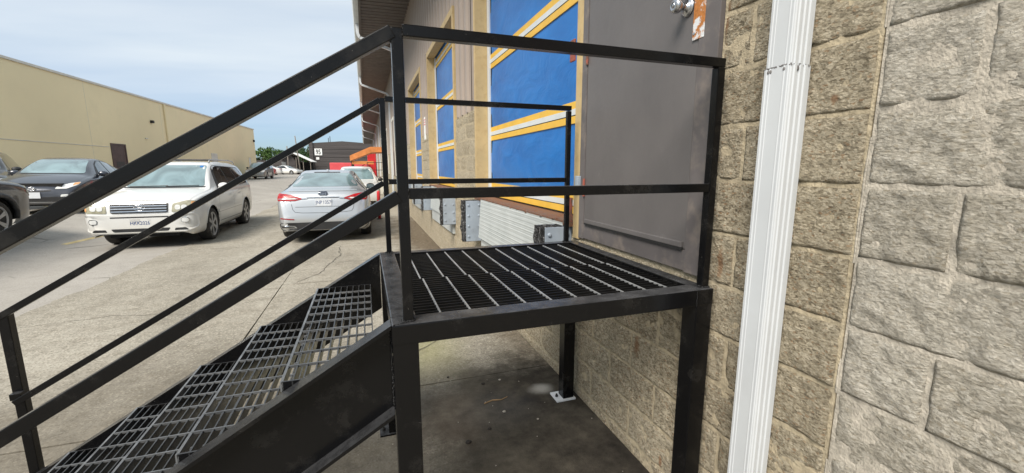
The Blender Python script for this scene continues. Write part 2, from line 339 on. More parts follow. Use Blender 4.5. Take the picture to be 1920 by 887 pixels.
M['bumper_steel'] = simple('pale_blue_grey_steel', (.31, .36, .42), .45, .08, 5, dirt=((.23, .26, .30), 7))
def rubber():
    m, t, b = newmat('shredded_laminated_rubber'); g = G(t); p = g.pos(); n = g.noise(g.scale(p, (1, 2.6, .5)), 60, 6, .75, 1.2)
    g.put(b.inputs['Base Color'], g.ramp(n, (.44, (.008, .008, .009)), (.55, (.04, .04, .04)), (.60, (.42, .42, .43)))); b.inputs['Roughness'].default_value = .8; g.put(b.inputs['Normal'], g.bump(n, 1., .02)); return m
M['rubber'] = rubber()
M['chrome'] = simple('brushed_chrome', (.62, .63, .65), .2, .05, 10, metal=1)
M['knob'] = simple('satin_knob_steel', (.55, .56, .58), .26, .08, 20, metal=1)
M['beige'] = simple('beige_stucco', (.82, .705, .455), .85, .06, .25, bump=.15, bsc=14, dirt=((.74, .64, .415), .5))
M['coping'] = simple('pale_coping_metal', (.60, .58, .52), .5, .06, 2)
M['brown_door'] = simple('brown_steel_door', (.075, .047, .042), .5, .15, 4)
M['offwhite'] = simple('offwhite_paint', (.66, .64, .58), .6, .08, 2)
def siding_dark():
    m, t, b = newmat('charcoal_cladding'); g = G(t); p = g.pos(); s = g.n('ShaderNodeSeparateXYZ'); g.put(s.inputs[0], p)
    st = g.noise(g.scale(p, (.08, .08, 3.0)), 1.2, 5, .6)
    g.put(b.inputs['Base Color'], g.ramp(st, (.35, (.046, .040, .039)), (.65, (.080, .070, .068)))); b.inputs['Roughness'].default_value = .8; return m
M['charcoal'] = siding_dark()
M['orange'] = simple('orange_stained_wood', (.66, .24, .07), .6, .15, 3)
M['red'] = simple('red_paint', (.62, .028, .035), .45, .12, 1)
M['pinkred'] = simple('faded_red_tarpaulin', (.66, .085, .10), .5, .12, 1)
M['plate_white'] = simple('plate_white', (.68, .71, .75), .4, .05, 20)
M['plate_ink'] = simple('plate_ink', (.035, .07, .20), .5, .05, 20)
M['ink_grey'] = simple('sign_numeral_grey', (.10, .10, .10), .6, .1, 5)
M['sign_white'] = simple('sign_white', (.80, .80, .78), .6, .05, 3)
M['wood_grey'] = simple('grey_pole_wood', (.20, .175, .15), .85, .2, 4)
M['stone'] = simple('pebble_stone', (.42, .39, .34), .85, .3, 40, bump=.3)
M['clod'] = simple('dark_dirt_clod', (.035, .030, .026), .95, .3, 40, bump=.5)
M['twig'] = simple('dry_twig', (.34, .22, .11), .8, .2, 20)
M['bark'] = simple('tree_bark', (.09, .07, .05), .9, .3, 4)
def leaf(name, a, b_):
    m, t, b = newmat(name); g = G(t); p = g.pos()
    g.put(b.inputs['Base Color'], g.ramp(g.noise(p, .9, 4), (.3, a), (.7, b_))); b.inputs['Roughness'].default_value = .6; b.inputs['Specular IOR Level'].default_value = .2; return m
M['leaf'] = leaf('tree_leaves', (.030, .062, .014), (.085, .15, .035)); M['leaf2'] = leaf('darker_tree_leaves', (.022, .05, .018), (.055, .105, .035))
# ---- vehicle materials
def paint(name, col, rough=.35, metal=0., dirt=.55):
    m, t, b = newmat(name); g = G(t); p = g.ob()
    dz = g.n('ShaderNodeSeparateXYZ'); g.put(dz.inputs[0], p)
    dust = g.ramp(g.math('ADD', dz.outputs[2], g.math('MULTIPLY', g.noise(p, 5, 5), .25)), (.28, dirt), (.75, dirt * .06))
    g.put(b.inputs['Base Color'], g.mix(dust, col, (.42, .38, .30))); b.inputs['Metallic'].default_value = metal
    g.put(b.inputs['Roughness'], g.mix(dust, rough, .8)); b.inputs['Coat Weight'].default_value = .8; b.inputs['Coat Roughness'].default_value = .06
    return m
M['p_white'] = paint('car_white_paint', (.66, .665, .655), .4); M['p_silver'] = paint('car_silver_paint', (.50, .53, .565), .30, .55)
M['p_navy'] = paint('car_slate_paint', (.030, .036, .052), .3, .35, .22); M['p_black'] = paint('car_black_paint', (.006, .006, .007), .3, 0, .14)
M['p_red'] = paint('car_red_paint', (.50, .015, .022), .35); M['p_grey'] = paint('car_grey_paint', (.20, .21, .22), .35, .4)
def glassm(name, col, ior=1.7):
    m, t, b = newmat(name); g = G(t)
    g.put(b.inputs['Base Color'], g.ramp(g.noise(g.ob(), 1.6, 3, .5, .8), (.35, tuple(x * .62 for x in col)), (.65, tuple(min(1, x * 1.25) for x in col)))); b.inputs['Roughness'].default_value = .04; b.inputs['IOR'].default_value = ior; b.inputs['Coat Weight'].default_value = .5; b.inputs['Coat Roughness'].default_value = .02
    return m
M['g_light'] = glassm('windscreen_glass', (.17, .25, .27), 1.9); M['g_dark'] = glassm('tinted_side_glass', (.016, .019, .021), 1.6); M['g_mid'] = glassm('side_glass', (.09, .13, .145), 1.7)  # pale windscreen base colour stands in for sky reflection and lit interior
M['trim'] = simple('black_plastic', (.020, .020, .021), .5, .15, 8)
M['tyre'] = simple('tyre_rubber', (.022, .021, .020), .8, .25, 9, dirt=((.07, .062, .05), 6))
M['alloy'] = simple('alloy_wheel', (.42, .42, .42), .38, .1, 8, metal=.6)
M['lamp'] = simple('clouded_headlamp', (.36, .345, .25), .22, .25, 9, coat=.6)
M['lamp_clear'] = simple('clear_headlamp', (.66, .67, .66), .18, .12, 9, coat=.8)
M['amber'] = simple('amber_lens', (.60, .30, .12), .3, .1, 6)
M['tail'] = simple('red_tail_lens', (.36, .006, .010), .3, .3, 14, coat=.2)
M['under'] = simple('dark_underbody', (.012, .012, .012), .9, .2, 5)
M['emblem'] = simple('dark_emblem', (.02, .03, .06), .3, .1, 20, coat=.5)

# ================================================================== ground
def ground_z(x, y):
    t = min(1, max(0, (-4.8 - x) / 2.9)); return .36 * t * t * (3 - 2 * t)
def sheet(xs, ys, zf, m, name):
    bm = nb(); g_ = [[bm.verts.new((x, y, zf(x, y))) for x in xs] for y in ys]
    for j in range(len(ys) - 1):
        for i in range(len(xs) - 1): bm.faces.new((g_[j][i], g_[j][i + 1], g_[j + 1][i + 1], g_[j + 1][i]))
    return obj(name, bm, m, None, True)
xs = [-400, -150, -60, -30, -20] + [-14 + .5 * i for i in range(28)] + [0, 2, 10, 60, 400]
lot = sheet(xs, [-60, -20, -5, 0, 5, 10, 20, 40, 80, 150, 400, 900], lambda x, y: ground_z(x, y) - .02, M['asphalt'], 'parking_lot'); lot['kind'] = 'structure'
ap = obj('concrete_apron', bx(-3.42, 1.9, -3.6, 28.9, -.10, -.014), M['joint']); ap['kind'] = 'structure'
rs = random.Random(3)
xcuts = [-3.5, -1.12, 1.30]; ycuts = [-3.65 + 3.25 * i for i in range(11)]
for j in range(10):
    for i in range(2):
        x0, x1, y0, y1 = xcuts[i] + .006, xcuts[i + 1] - .006, ycuts[j] + .007, ycuts[j + 1] - .007
        pts = []
        def edge(ax, ay, bx_, by_, n, amp):
            for k in range(n):
                t = k / n; a = amp * (noise.noise(Vector((ax + (bx_ - ax) * t, ay + (by_ - ay) * t, 3.3)) * 2.3) + .5 * noise.noise(Vector((ax + (bx_ - ax) * t, ay + (by_ - ay) * t, 7.3)) * 9)); dx, dy = (by_ - ay), -(bx_ - ax); l = math.hypot(dx, dy)
                pts.append((ax + (bx_ - ax) * t + dx / l * a, ay + (by_ - ay) * t + dy / l * a))
        edge(x0, y0, x1, y0, 16, .004); edge(x1, y0, x1, y1, 16, .003); edge(x1, y1, x0, y1, 16, .004); edge(x0, y1, x0, y0, 30, .09 if i == 0 else .003)
        bm = nb(); dz = rs.uniform(-.003, .002)
        top = [bm.verts.new((x, y, dz)) for x, y in pts]; lo = [bm.verts.new((x, y, -.03)) for x, y in pts]; bm.faces.new(top)
        for k in range(len(pts)): bm.faces.new((top[k], lo[k], lo[(k + 1) % len(pts)], top[(k + 1) % len(pts)]))
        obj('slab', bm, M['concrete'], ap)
# cracks that have opened in the slabs
def crack(pts, w, seed):
    bm = nb(); prev = None; P_ = []
    for a, b in zip(pts, pts[1:]):
        n_ = max(2, int(math.dist(a, b) / .05))
        for k in range(n_): P_.append(Vector(a).lerp(Vector(b), k / n_))
    for i, p in enumerate(P_):
        o_ = Vector((noise.noise(Vector((p.x * 7, p.y * 7, seed))), noise.noise(Vector((p.x * 7, p.y * 7, seed + 9))))) * .035; q_ = p + o_
        d = (P_[min(i + 1, len(P_) - 1)] - P_[max(i - 1, 0)]).normalized(); n2 = Vector((-d.y, d.x)) * w * (.35 + abs(noise.noise(Vector((p.x * 19, p.y * 19, seed))))) * min(1, i / 4 + .2, (len(P_) - i) / 4)
        r_ = [bm.verts.new((q_.x + n2.x, q_.y + n2.y, .0035)), bm.verts.new((q_.x - n2.x, q_.y - n2.y, .0035))]
        if prev: bm.faces.new((prev[0], prev[1], r_[1], r_[0]))
        prev = r_
    obj('crack', bm, M['joint'], ap)
crack([(-.95, 6.15), (-.70, 6.6), (-.62, 7.2), (-.50, 7.9), (-.55, 8.9)], .012, 1); crack([(-3.35, 5.2), (-2.6, 5.35), (-1.9, 5.15), (-1.15, 5.5)], .005, 2); crack([(-2.9, 7.6), (-2.2, 7.9), (-1.5, 7.7), (-1.14, 8.3)], .005, 3)
crack([(-.62, 7.2), (-.2, 7.35), (.2, 7.15)], .009, 4); crack([(-2.4, 2.86), (-2.2, 2.2), (-2.35, 1.4)], .005, 5); crack([(.25, 3.3), (.6, 3.7), (.8, 4.4), (1.2, 4.9)], .006, 6)
# painted bay lines on the asphalt
def ground_strip(name, x0, y0, x1, y1, w):
    d = Vector((x1 - x0, y1 - y0)); n = Vector((-d.y, d.x)).normalized() * w / 2; bm = nb(); K = 24; rows = []
    for k in range(K + 1):
        p = Vector((x0, y0)) + d * k / K; rows.append([bm.verts.new((q.x, q.y, ground_z(q.x, q.y) - .020 + .004)) for q in (p + n, p - n)])
    for a, b in zip(rows, rows[1:]): bm.faces.new((a[0], a[1], b[1], b[0]))
    o = obj(name, bm, M['yellow_line'], None); o['kind'] = 'structure'; return o
ground_strip('bay_line', -5.62, 10.45, -5.35, 15.8, .10); ground_strip('bay_line', -5.62, 3.0, -5.60, 7.0, .10)
ground_strip('bay_line', -5.95, 13.2, -9.9, 17.6, .10); ground_strip('bay_line', -8.35, 10.5, -8.35, 15.5, .10)

# ================================================================== dock warehouse on the right
WX = 1.31; CH = .2032; Z0 = .065; TOPZ = 2.235; WEND = 82
wh = thing('dock_warehouse', 'long dock warehouse with split face block base, brown ribbed siding and blue dock doors', 'building', (WX, 0, 0))
Mw = Matrix.Translation((-WX, 0, 0))
def wpart(name, bm, m, parent=None, smooth=False):      # built in world coordinates, parented to the warehouse
    bmesh.ops.transform(bm, matrix=Mw, verts=bm.verts); return obj(name, bm, m, parent or wh, smooth)
DOORS = [(2.49, 5.07), (6.41, 8.99), (10.31, 12.89)]
ENT = (1.335, 2.405)
piers = [(-4, ENT[0] - .003), (DOORS[0][1], DOORS[1][0]), (DOORS[1][1], DOORS[2][0]), (DOORS[2][1], 14.2)]
bm = box(nb(), WX - .0066, WX + .6, .79, 14.2, -.3, 1.0895)
for a, b in piers[1:]: box(bm, WX - .0062, WX + .59, a + .03, b - .03, 1.09, TOPZ)
box(bm, WX - .0062, WX + .59, .79, ENT[0] - .003, 1.09, TOPZ); box(bm, WX + .3, WX + .58, ENT[0] + .003, DOORS[0][0], 1.0905, 5.6)
wall = wpart('block_wall', bm, M['mortar'])
wpart('grey_block_backing', box(nb(), WX - .0070, WX + .6, -4, .785, -.3, TOPZ), M['mortar_grey'])
def block_mesh(w, h, nx, nz, seed, amp, m, name):
    bm = nb(); g_ = []; off = Vector((seed * 7.31, seed * 3.17, seed * 1.93))
    for j in range(nz + 1):
        row = []
        for i in range(nx + 1):
            y = w * i / nx; z = h * j / nz; e = min(y, w - y, z, h - z); k = min(1, e / .007)
            v = Vector((0, y, z)) * 16 + off
            d = noise.fractal(v, 1.0, 2.0, 5) * amp + noise.noise(Vector((0, y, z)) * 5 + off) * amp * .45 + (noise.noise(Vector((0, y, z)) * 70 + off) * amp * .35 if nx > 20 else 0)
            row.append(bm.verts.new((-.006 - k * .005 - d * (.3 + .7 * k), y + (0 if 0 < i < nx else noise.noise(v) * .002), z + (0 if 0 < j < nz else noise.noise(v * 1.3) * .002))))
        g_.append(row)
    for j in range(nz):
        for i in range(nx): bm.faces.new((g_[j][i], g_[j + 1][i], g_[j + 1][i + 1], g_[j][i + 1]))
    rim = [g_[0][i] for i in range(nx + 1)] + [g_[j][nx] for j in range(1, nz + 1)] + [g_[nz][i] for i in range(nx - 1, -1, -1)] + [g_[j][0] for j in range(nz - 1, 0, -1)]
    bk = [bm.verts.new((.02, v.co.y, v.co.z)) for v in rim]
    for k in range(len(rim)): bm.faces.new((rim[k], rim[(k + 1) % len(rim)], bk[(k + 1) % len(rim)], bk[k]))
    return mesh_from(bm, name, m, nx > 20)
bcache = {}
def get_block(w, h, style, near, v):
    k = (round(w, 2), round(h, 2), style, near, v)
    if k not in bcache: bcache[k] = block_mesh(w, h, int(w * 110) + 2 if near else max(2, int(w * 22)), int(h * 110) + 2 if near else 4, hash((v, style == 'w')) % 50 + v, .0075 if style == 'w' else .0095, M['block_warm'] if style == 'w' else M['block_grey'], 'concrete_block')
    return bcache[k]
JT = .013
rb = random.Random(11)
def lay(y0, y1, z0, z1, k, style, joints_from, farbm=None):
    """one course of blocks between y0 and y1; joints_from is the y of one head joint"""
    BL = .4064; n = math.floor((y0 - joints_from) / BL); y = joints_from + n * BL
    while y < y1:
        a, b = max(y, y0), min(y + BL, y1); y += BL
        if b - a < .03: continue
        if a > 6.4:
            box(farbm, WX - .010 - rb.uniform(0, .006), WX + .02, a + JT / 2, b - JT / 2, z0 + JT / 2, z1 - JT / 2); continue
        near = a < 2.6
        me = get_block(b - a - JT, z1 - z0 - JT, style, near, rb.randrange(5))
        inst('concrete_block', me, wall, (.0 + rb.uniform(-.002, .002), a + JT / 2, z0 + JT / 2))
farb = nb()
for k in range(-1, 11):
    z0 = Z0 + k * CH; z1 = min(z0 + CH, TOPZ); z0 = max(z0, -.02)
    if z1 - z0 < .03: continue
    odd = k % 2
    jl = .79 if odd else .79 + CH
    lay(-1.4, .785, z0, z1, k, 'g', .785 if odd else .785 - CH)
    segs = [(.792, 14.2)] if z1 < 1.085 else [(.792, ENT[0] - .004)] + piers[1:]
    for a, b in segs: lay(a, b, z0, z1, k, 'w', jl, farb)
fo = wpart('far_concrete_blocks', farb, M['block_warm'], None); fo['kind'] = 'stuff'
# farther wall, blocks no longer told apart
wpart('far_wall', box(nb(), WX + .002, WX + .6, 14.2, WEND, -.3, TOPZ), M['block_far'])
# crumbling mortar in the open joint between the two block walls
bm = nb(); prev = None
for i in range(221):
    z = i * .01; cy = .7895 + .003 * noise.noise(Vector((0, 0, z * 9))); hw = .0035 + .003 * abs(noise.noise(Vector((4, 0, z * 14)))); dx = .004 + .006 * noise.noise(Vector((9, 2, z * 23)))
    r_ = [bm.verts.new((WX + .012, cy - hw, z)), bm.verts.new((WX - .0055 - dx * .5, cy - hw * .6, z)), bm.verts.new((WX - .0055 - dx * .3, cy + hw * .6, z)), bm.verts.new((WX + .012, cy + hw, z))]
    if prev and noise.noise(Vector((1, 5, z * 3.1))) > -.05:
        for k in range(3): bm.faces.new((prev[k], prev[k + 1], r_[k + 1], r_[k]))
    prev = r_
bmesh.ops.delete(bm, geom=[v for v in bm.verts if not v.link_faces], context='VERTS')
o = wpart('joint_mortar', bm, M['mortar_grey'], None, True); o['kind'] = 'stuff'
# ribbed siding, one sheet strip per rib
def rib_sheet(z0, z1):
    bm = nb(); prof = [(0, 0), (.10, 0), (.115, -.034), (.165, -.034), (.18, 0), (.30, 0)]
    a = [bm.verts.new((x, y, z0)) for y, x in prof]; b = [bm.verts.new((x, y, z1)) for y, x in prof]
    for i in range(len(prof) - 1): bm.faces.new((a[i], b[i], b[i + 1], a[i + 1]))
    return mesh_from(bm, 'siding_panel', M['siding'])
EAVE = 5.72
full, upper = rib_sheet(TOPZ + .004, EAVE), rib_sheet(3.80, EAVE)
sid = wpart('siding', box(nb(), WX + .02, WX + .5, -4, WEND, 3.81, EAVE), M['siding'])
for a, b in piers[1:] + [(14.2, 26)]: wpart('siding_backing', box(nb(), WX + .021, WX + .5, a + .001, b - .001, TOPZ + .002, 3.805), M['siding'])
y = 5.09
def in_door(y): return any(a - .2 < y + .15 < b + .2 for a, b in DOORS) or -0 < y < 2.5
yy = -3.9
while yy < 30:
    inst('siding_panel', upper if in_door(yy) else full, sid, (0.012, yy, 0)); yy += .30
bm = nb(); prof = []
n = int((WEND - 30) / .3)
a = []
for k in range(n):
    for y_, x_ in [(0, 0), (.10, 0), (.115, -.034), (.165, -.034), (.18, 0)]: a.append((30 + k * .3 + y_, WX + .012 + x_))
A = [bm.verts.new((x, y, TOPZ + .004)) for y, x in a]; B = [bm.verts.new((x, y, EAVE)) for y, x in a]
for i in range(len(a) - 1): bm.faces.new((A[i], B[i], B[i + 1], A[i + 1]))
q = wpart('far_siding', bm, M['siding']); q['kind'] = 'stuff'
# soffit, fascia, gutter, roof
bm = nb(); ys_ = []; yk = -4
prev = None
while yk < WEND:
    for dy, dz in ((0, 0), (.20, 0), (.205, .02), (.235, .02), (.24, 0)):
        r_ = [bm.verts.new((.12, yk + dy, EAVE - .03 + dz)), bm.verts.new((WX + .03, yk + dy, EAVE + dz))]
        if prev: bm.faces.new((prev[0], prev[1], r_[1], r_[0]))
        prev = r_
    yk += .24
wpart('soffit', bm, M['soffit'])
wpart('roof', prism(nb(), [(.02, EAVE + .20), (.02, EAVE + .05), (8, EAVE + .05), (8, EAVE + 1.6)], -4.2, WEND + .2), M['siding'])
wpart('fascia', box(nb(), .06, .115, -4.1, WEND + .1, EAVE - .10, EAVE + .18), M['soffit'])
wpart('gutter', prism(nb(), [(-.06, EAVE + .15), (-.095, EAVE + .12), (-.07, EAVE - .02), (-.02, EAVE - .05), (.055, EAVE - .05), (.055, EAVE + .15)], -4.1, WEND + .1), M['gutter'])
wpart('end_wall', box(nb(), WX + .7, 12, WEND - .3, WEND, -.3, EAVE), M['siding']); 
for yd in (13.9, 21.5, 29.5, 38, 47, 58):
    pts = [(.0, yd, EAVE - .03), (.0, yd, EAVE - .30), (.06, yd, EAVE - .42), (1.15, yd, EAVE - .75), (1.255, yd, EAVE - .88), (1.255, yd, .25)]
    bm = nb()
    for p0, p1 in zip(pts, pts[1:]): obar(bm, p0, p1, .085, .075, (0, 1, 0) if abs(p0[0] - p1[0]) < .01 else (0, 0, 1))
    wpart('gutter_downspout', bm, M['white_metal'])
# near downspout with fluted faces
def fluted(y0, y1, x0, x1, z0, z1):
    bm = nb(); out_ = []
    def face(ax, ay, bx_, by_, fl):
        nn = 14; dx, dy = bx_ - ax, by_ - ay; l = math.hypot(dx, dy); nx_, ny_ = -dy / l, dx / l
        for t, d in fl: out_.append((ax + dx * t - nx_ * d, ay + dy * t - ny_ * d))
    F = [(0.04, 0), (.08, 0), (.10, .0018), (.14, .0018), (.16, 0), (.22, 0), (.235, .0015), (.265, .0015), (.28, 0), (.74, 0), (.755, .0015), (.785, .0015), (.80, 0), (.86, 0), (.88, .0022), (.92, .0022), (.94, 0), (.97, 0)]
    F2 = [(.05, 0), (.12, 0), (.15, .004), (.24, .004), (.27, 0), (.38, 0), (.41, .004), (.50, .004), (.53, 0), (.62, 0), (.65, .004), (.76, .004), (.79, 0), (.95, 0)]
    face(x0, y1, x0, y0, F); face(x0, y0, x1, y0, F2); face(x1, y0, x1, y1, [(.05, 0), (.95, 0)]); face(x1, y1, x0, y1, F2)
    a = [bm.verts.new((x, y, z0)) for x, y in out_]; b = [bm.verts.new((x, y, z1)) for x, y in out_]
    for i in range(len(out_)): bm.faces.new((a[i], a[(i + 1) % len(out_)], b[(i + 1) % len(out_)], b[i]))
    bm.faces.new(a[::-1]); bm.faces.new(b); return bm
ds = wpart('downspout', fluted(.972, 1.058, 1.212, 1.292, 1.835, 5.3), M['downspout'])
lo = obj('lower_pipe', fluted(.969, 1.061, 1.209, 1.295, .09, 1.842), M['downspout'], ds); lo.location = (-WX, 0, 0)
bm = nb()
for i in range(60):
    t = rs.random(); ball(bm, (1.209 + rs.uniform(-.001, .001), .969 + .092 * t, 1.842 + rs.uniform(-.002, .003)), rs.uniform(.0008, .0022), 1)
for yy_, l_ in ((1.035, .02), (1.043, .026), (.99, .012)):
    ball(bm, (1.208, yy_, 1.832), .0045, 1, (.5, 1, 1.4))
for i in range(20): ball(bm, (1.209 + .086 * rs.random(), .968, 1.842 + rs.uniform(-.002, .003)), rs.uniform(.0008, .002), 1)
ball(bm, (1.235, .967, 1.832), .006, 1, (1, .5, 1.4))
gj = obj('joint_grime', bm, M['grime'], ds); gj.location = (-WX, 0, 0)
for zb_ in (.16, 2.9):
    s_ = obj('strap', bx(1.2065, 1.303, .9665, 1.0635, zb_, zb_ + .03), M['downspout'], ds); s_.location = (-WX, 0, 0)
# ---- dock doors
def sag_panel(y0, y1, z0, z1, x, seed):
    bm = nb(); nx, nz = 30, 12; g_ = []
    for j in range(nz + 1):
        g_.append([bm.verts.new((x - .006 * math.sin(math.pi * j / nz) + .010 * noise.noise(Vector((y0 * 3 + i / nx * 2.5, j / nz * 1.2, seed))) * math.sin(math.pi * j / nz), y0 + (y1 - y0) * i / nx, z0 + (z1 - z0) * j / nz)) for i in range(nx + 1)])
    for j in range(nz):
        for i in range(nx): bm.faces.new((g_[j][i], g_[j + 1][i], g_[j + 1][i + 1], g_[j][i + 1]))
    return bm
DX = 1.47
def sub(name, bm, m, parent, smooth=False):
    o = obj(name, bm, m, parent, smooth); o.location = (-WX, 0, 0); return o
for di, (a, b) in enumerate(DOORS):
    dd = part_empty('dock_door', wh)
    # jambs and head of tan painted timber, pale guide rails
    for y0, y1 in ((b, b + .06), (a - .085, a)):
        sub('jamb', bx(1.288, 1.44, y0 if y0 == b else y0 + .001, y1, 1.07 if y0 == b else 1.0775, 3.70, bev=.003), M['tan'], dd)
    sub('head_trim', bx(1.287, 1.44, a - .085, b + .06, 3.702, 3.80, bev=.003), M['tan'], dd)
    sub('guide_rail', bx(1.441, 1.462, b - .075, b + .02, 1.19, 3.70, bev=.002), M['white_metal'], dd)
    sub('guide_rail', bx(1.441, 1.462, a - .02, a + .05, 1.19, 3.70, bev=.002), M['white_metal'], dd)
    sub('edge_seal', bx(1.464, 1.468, b - .095, b - .073, 1.19, 3.70), M['thin_black'], dd)
    zs_ = [1.195, 1.855, 2.68, 3.505]; BH = .155
    for k, zb_ in enumerate(zs_):
        zt_ = zs_[k + 1] if k < 3 else 3.75
        sub('door_panel', sag_panel(a, b, zb_ + BH, zt_, DX, di * 5 + k), M['blue'], dd, True)
        if zb_ + BH < 3.7:
            sub('yellow_band', bx(DX - .010, DX + .004, a, b, zb_, zb_ + .052), M['yellow'], dd)
            sub('seam', bx(DX - .009, DX + .004, a, b, zb_ + .0525, zb_ + .059), M['thin_black'], dd)
            sub('pale_band', bx(DX - .012, DX + .004, a, b, zb_ + .0595, zb_ + .103), M['band_grey'], dd)
            sub('yellow_band', bx(DX - .010, DX + .004, a, b, zb_ + .1035, zb_ + BH), M['yellow'], dd)
    sub('backing', bx(DX + .03, DX + .05, a - .1, b + .1, 1.18, 3.8), M['thin_black'], dd)
    # leveller: rusty deck edge, hanging pale lip, laminated bumpers
    lv = part_empty('dock_leveller', wh)
    bm = bx(1.262, DX + .02, a, b, 1.150, 1.178)
    for k in range(60): yk = rs.uniform(a, b); ball(bm, (1.262 + rs.uniform(-.004, .02), yk, 1.172 + rs.uniform(-.006, .010)), rs.uniform(.006, .016), 1, (1, 1.8, .6))
    sub('deck_edge', bm, M['rust'], lv)
    bm = nb(); prism(bm, [(1.276, 1.165), (1.262, 1.165), (1.232, .72), (1.246, .72)], a + .10, b - .29)
    sub('lip', bm, M['lip'], lv)
    sub('toe_guard', bx(1.262, 1.30, a + .10, b - .29, .50, .80), M['lip'], lv)
    for y0 in (a + .035, b - .20):
        bp = part_empty('dock_bumper', wh)
        for s0 in (y0, y0 + .150): sub('side_plate', bx(1.105, 1.30, s0, s0 + .010, .66, 1.145, bev=.003), M['bumper_steel'], bp)
        for i_ in range(4):
            for xx in (1.135, 1.265): sub('bolt', lathe(nb(), [(.014, 0), (.014, .006), (.009, .011), (.0, .012)], 10, Matrix.Translation((xx, y0, .72 + i_ * .125)) @ Matrix.Rotation(R(90), 4, 'X')), M['bumper_steel'], bp)
        for i_ in range(6):
            bm = bx(0, .2, 0, .019, 0, .49); 
            bmesh.ops.subdivide_edges(bm, edges=bm.edges, cuts=5, use_grid_fill=True)
            for v in bm.verts:
                if v.co.x < .06: v.co.x -= abs(noise.noise(v.co * 31 + Vector((i_, y0, 0)))) * .05 - .012; v.co.y += noise.noise(v.co * 40 + Vector((y0, i_, 4))) * .009
                if v.co.z > .47: v.co.z += noise.noise(v.co * 45 + Vector((i_, 0, y0))) * .016
            bmesh.ops.translate(bm, verts=bm.verts, vec=(1.078, y0 + .013 + i_ * .0228, .655)); sub('rubber_pad', bm, M['rubber'], bp)
# rusty hardware on the trim between dock door and entry door
wpart('hinge_plate', box(nb(), 1.275, 1.288, 2.50, 2.56, 2.20, 2.33, .003), M['redrust']); wpart('corner_angle', box(nb(), 1.280, 1.2875, 2.495, 2.55, 1.18, 1.34, .002), M['redrust'])
# ---- entry door
ed = part_empty('entry_door', wh)
sub('door_frame', bx(1.284, 1.40, ENT[0], ENT[0] + .105, 1.09, 3.55, bev=.003), M['frame'], ed)
sub('door_frame', bx(1.284, 1.40, 2.345, ENT[1] - .001, 1.09, 3.55, bev=.003), M['frame'], ed)
sub('door_leaf', bx(1.2885, 1.33, 1.4445, 2.3415, 1.19, 3.45, bev=.003), M['door'], ed)
sub('bottom_plate', bx(1.2870, 1.34, 1.4405, 2.3445, 1.095, 1.186, bev=.002), M['frame'], ed)
sw = sub('door_sweep', bx(1.272, 1.2882, 1.452, 2.315, 1.196, 1.222, bev=.004), M['bumper_steel'], ed); sw.data.materials[0] = M['door']
sub('sweep_seal', bx(1.275, 1.287, 1.452, 2.315, 1.1865, 1.1955), M['thin_black'], ed)
kb = sub('knob', lathe(nb(), [(.0, 0), (.036, 0), (.036, .006), (.030, .012), (.014, .016), (.013, .034), (.020, .040), (.027, .050), (.0285, .062), (.024, .072), (.014, .0775), (.0135, .0765), (.010, .0765), (.010, .078), (.0, .078)], 32, Matrix.Translation((1.2884, 1.515, 2.185)) @ Matrix.Rotation(R(-90), 4, 'Y')), M['knob'], ed, True)
sub('latch_guard', bx(1.282, 1.2868, 1.412, 1.474, 2.045, 2.36, bev=.0015), M['latch'], ed)
for z_ in (2.07, 2.33): sub('screw', lathe(nb(), [(.006, 0), (.005, .002), (.0, .0025)], 10, Matrix.Translation((1.282, 1.465, z_)) @ Matrix.Rotation(R(-90), 4, 'Y')), M['knob'], ed)
for z_ in (1.36, 2.14, 3.1): sub('hinge', tube(nb(), [(1.282, 2.3425, z_), (1.282, 2.3425, z_ + .11)], .008, 10), M['redrust'], ed)
wpart('junction_box', box(nb(), 1.262, 1.284, 2.385, 2.428, 1.40, 1.485, .003), M['bumper_steel'])
# ---- farther openings, signs and boxes on the wall
for yd in (19.5, 25.5, 33.5):
    w_ = wpart('doorway', box(nb(), WX - .015, WX + .001, yd, yd + 1.4, 1.15, 3.6), M['brown_door'])
    for y0, y1, z0, z1 in ((yd - .12, yd, 1.15, 3.72), (yd + 1.4, yd + 1.52, 1.15, 3.72), (yd, yd + 1.4, 3.602, 3.72)): sub('door_trim', bx(WX - .04, WX + .0005, y0, y1, z0, z1), M['offwhite'], w_)
sg = wpart('wall_notice', box(nb(), WX - .02, WX - .012, 9.48, 9.72, 2.14, 2.62), M['sign_white'])
for z_ in (2.55, 2.5, 2.45): sub('print_line', bx(WX - .0225, WX - .0195, 9.50, 9.70, z_, z_ + .02), M['pinkred'], sg)
wpart('alarm_bell', lathe(nb(), [(.16, 0), (.16, .04), (.12, .08), (0, .09)], 20, Matrix.Translation((WX - .012, 14.9, 3.3)) @ Matrix.Rotation(R(-90), 4, 'Y')), M['red'])
wpart('meter_box', box(nb(), WX - .12, WX + .001, 14.6, 15.0, 1.2, 1.75, .01), M['offwhite']); wpart('alarm_box', box(nb(), WX - .08, WX + .001, 14.85, 14.97, 2.85, 3.0, .005), M['red'])
for yd in (16.2, 17.6): wpart('conduit', tube(nb(), [(WX - .03, yd, .05), (WX - .03, yd, 5.6)], .025, 8), M['white_metal'])

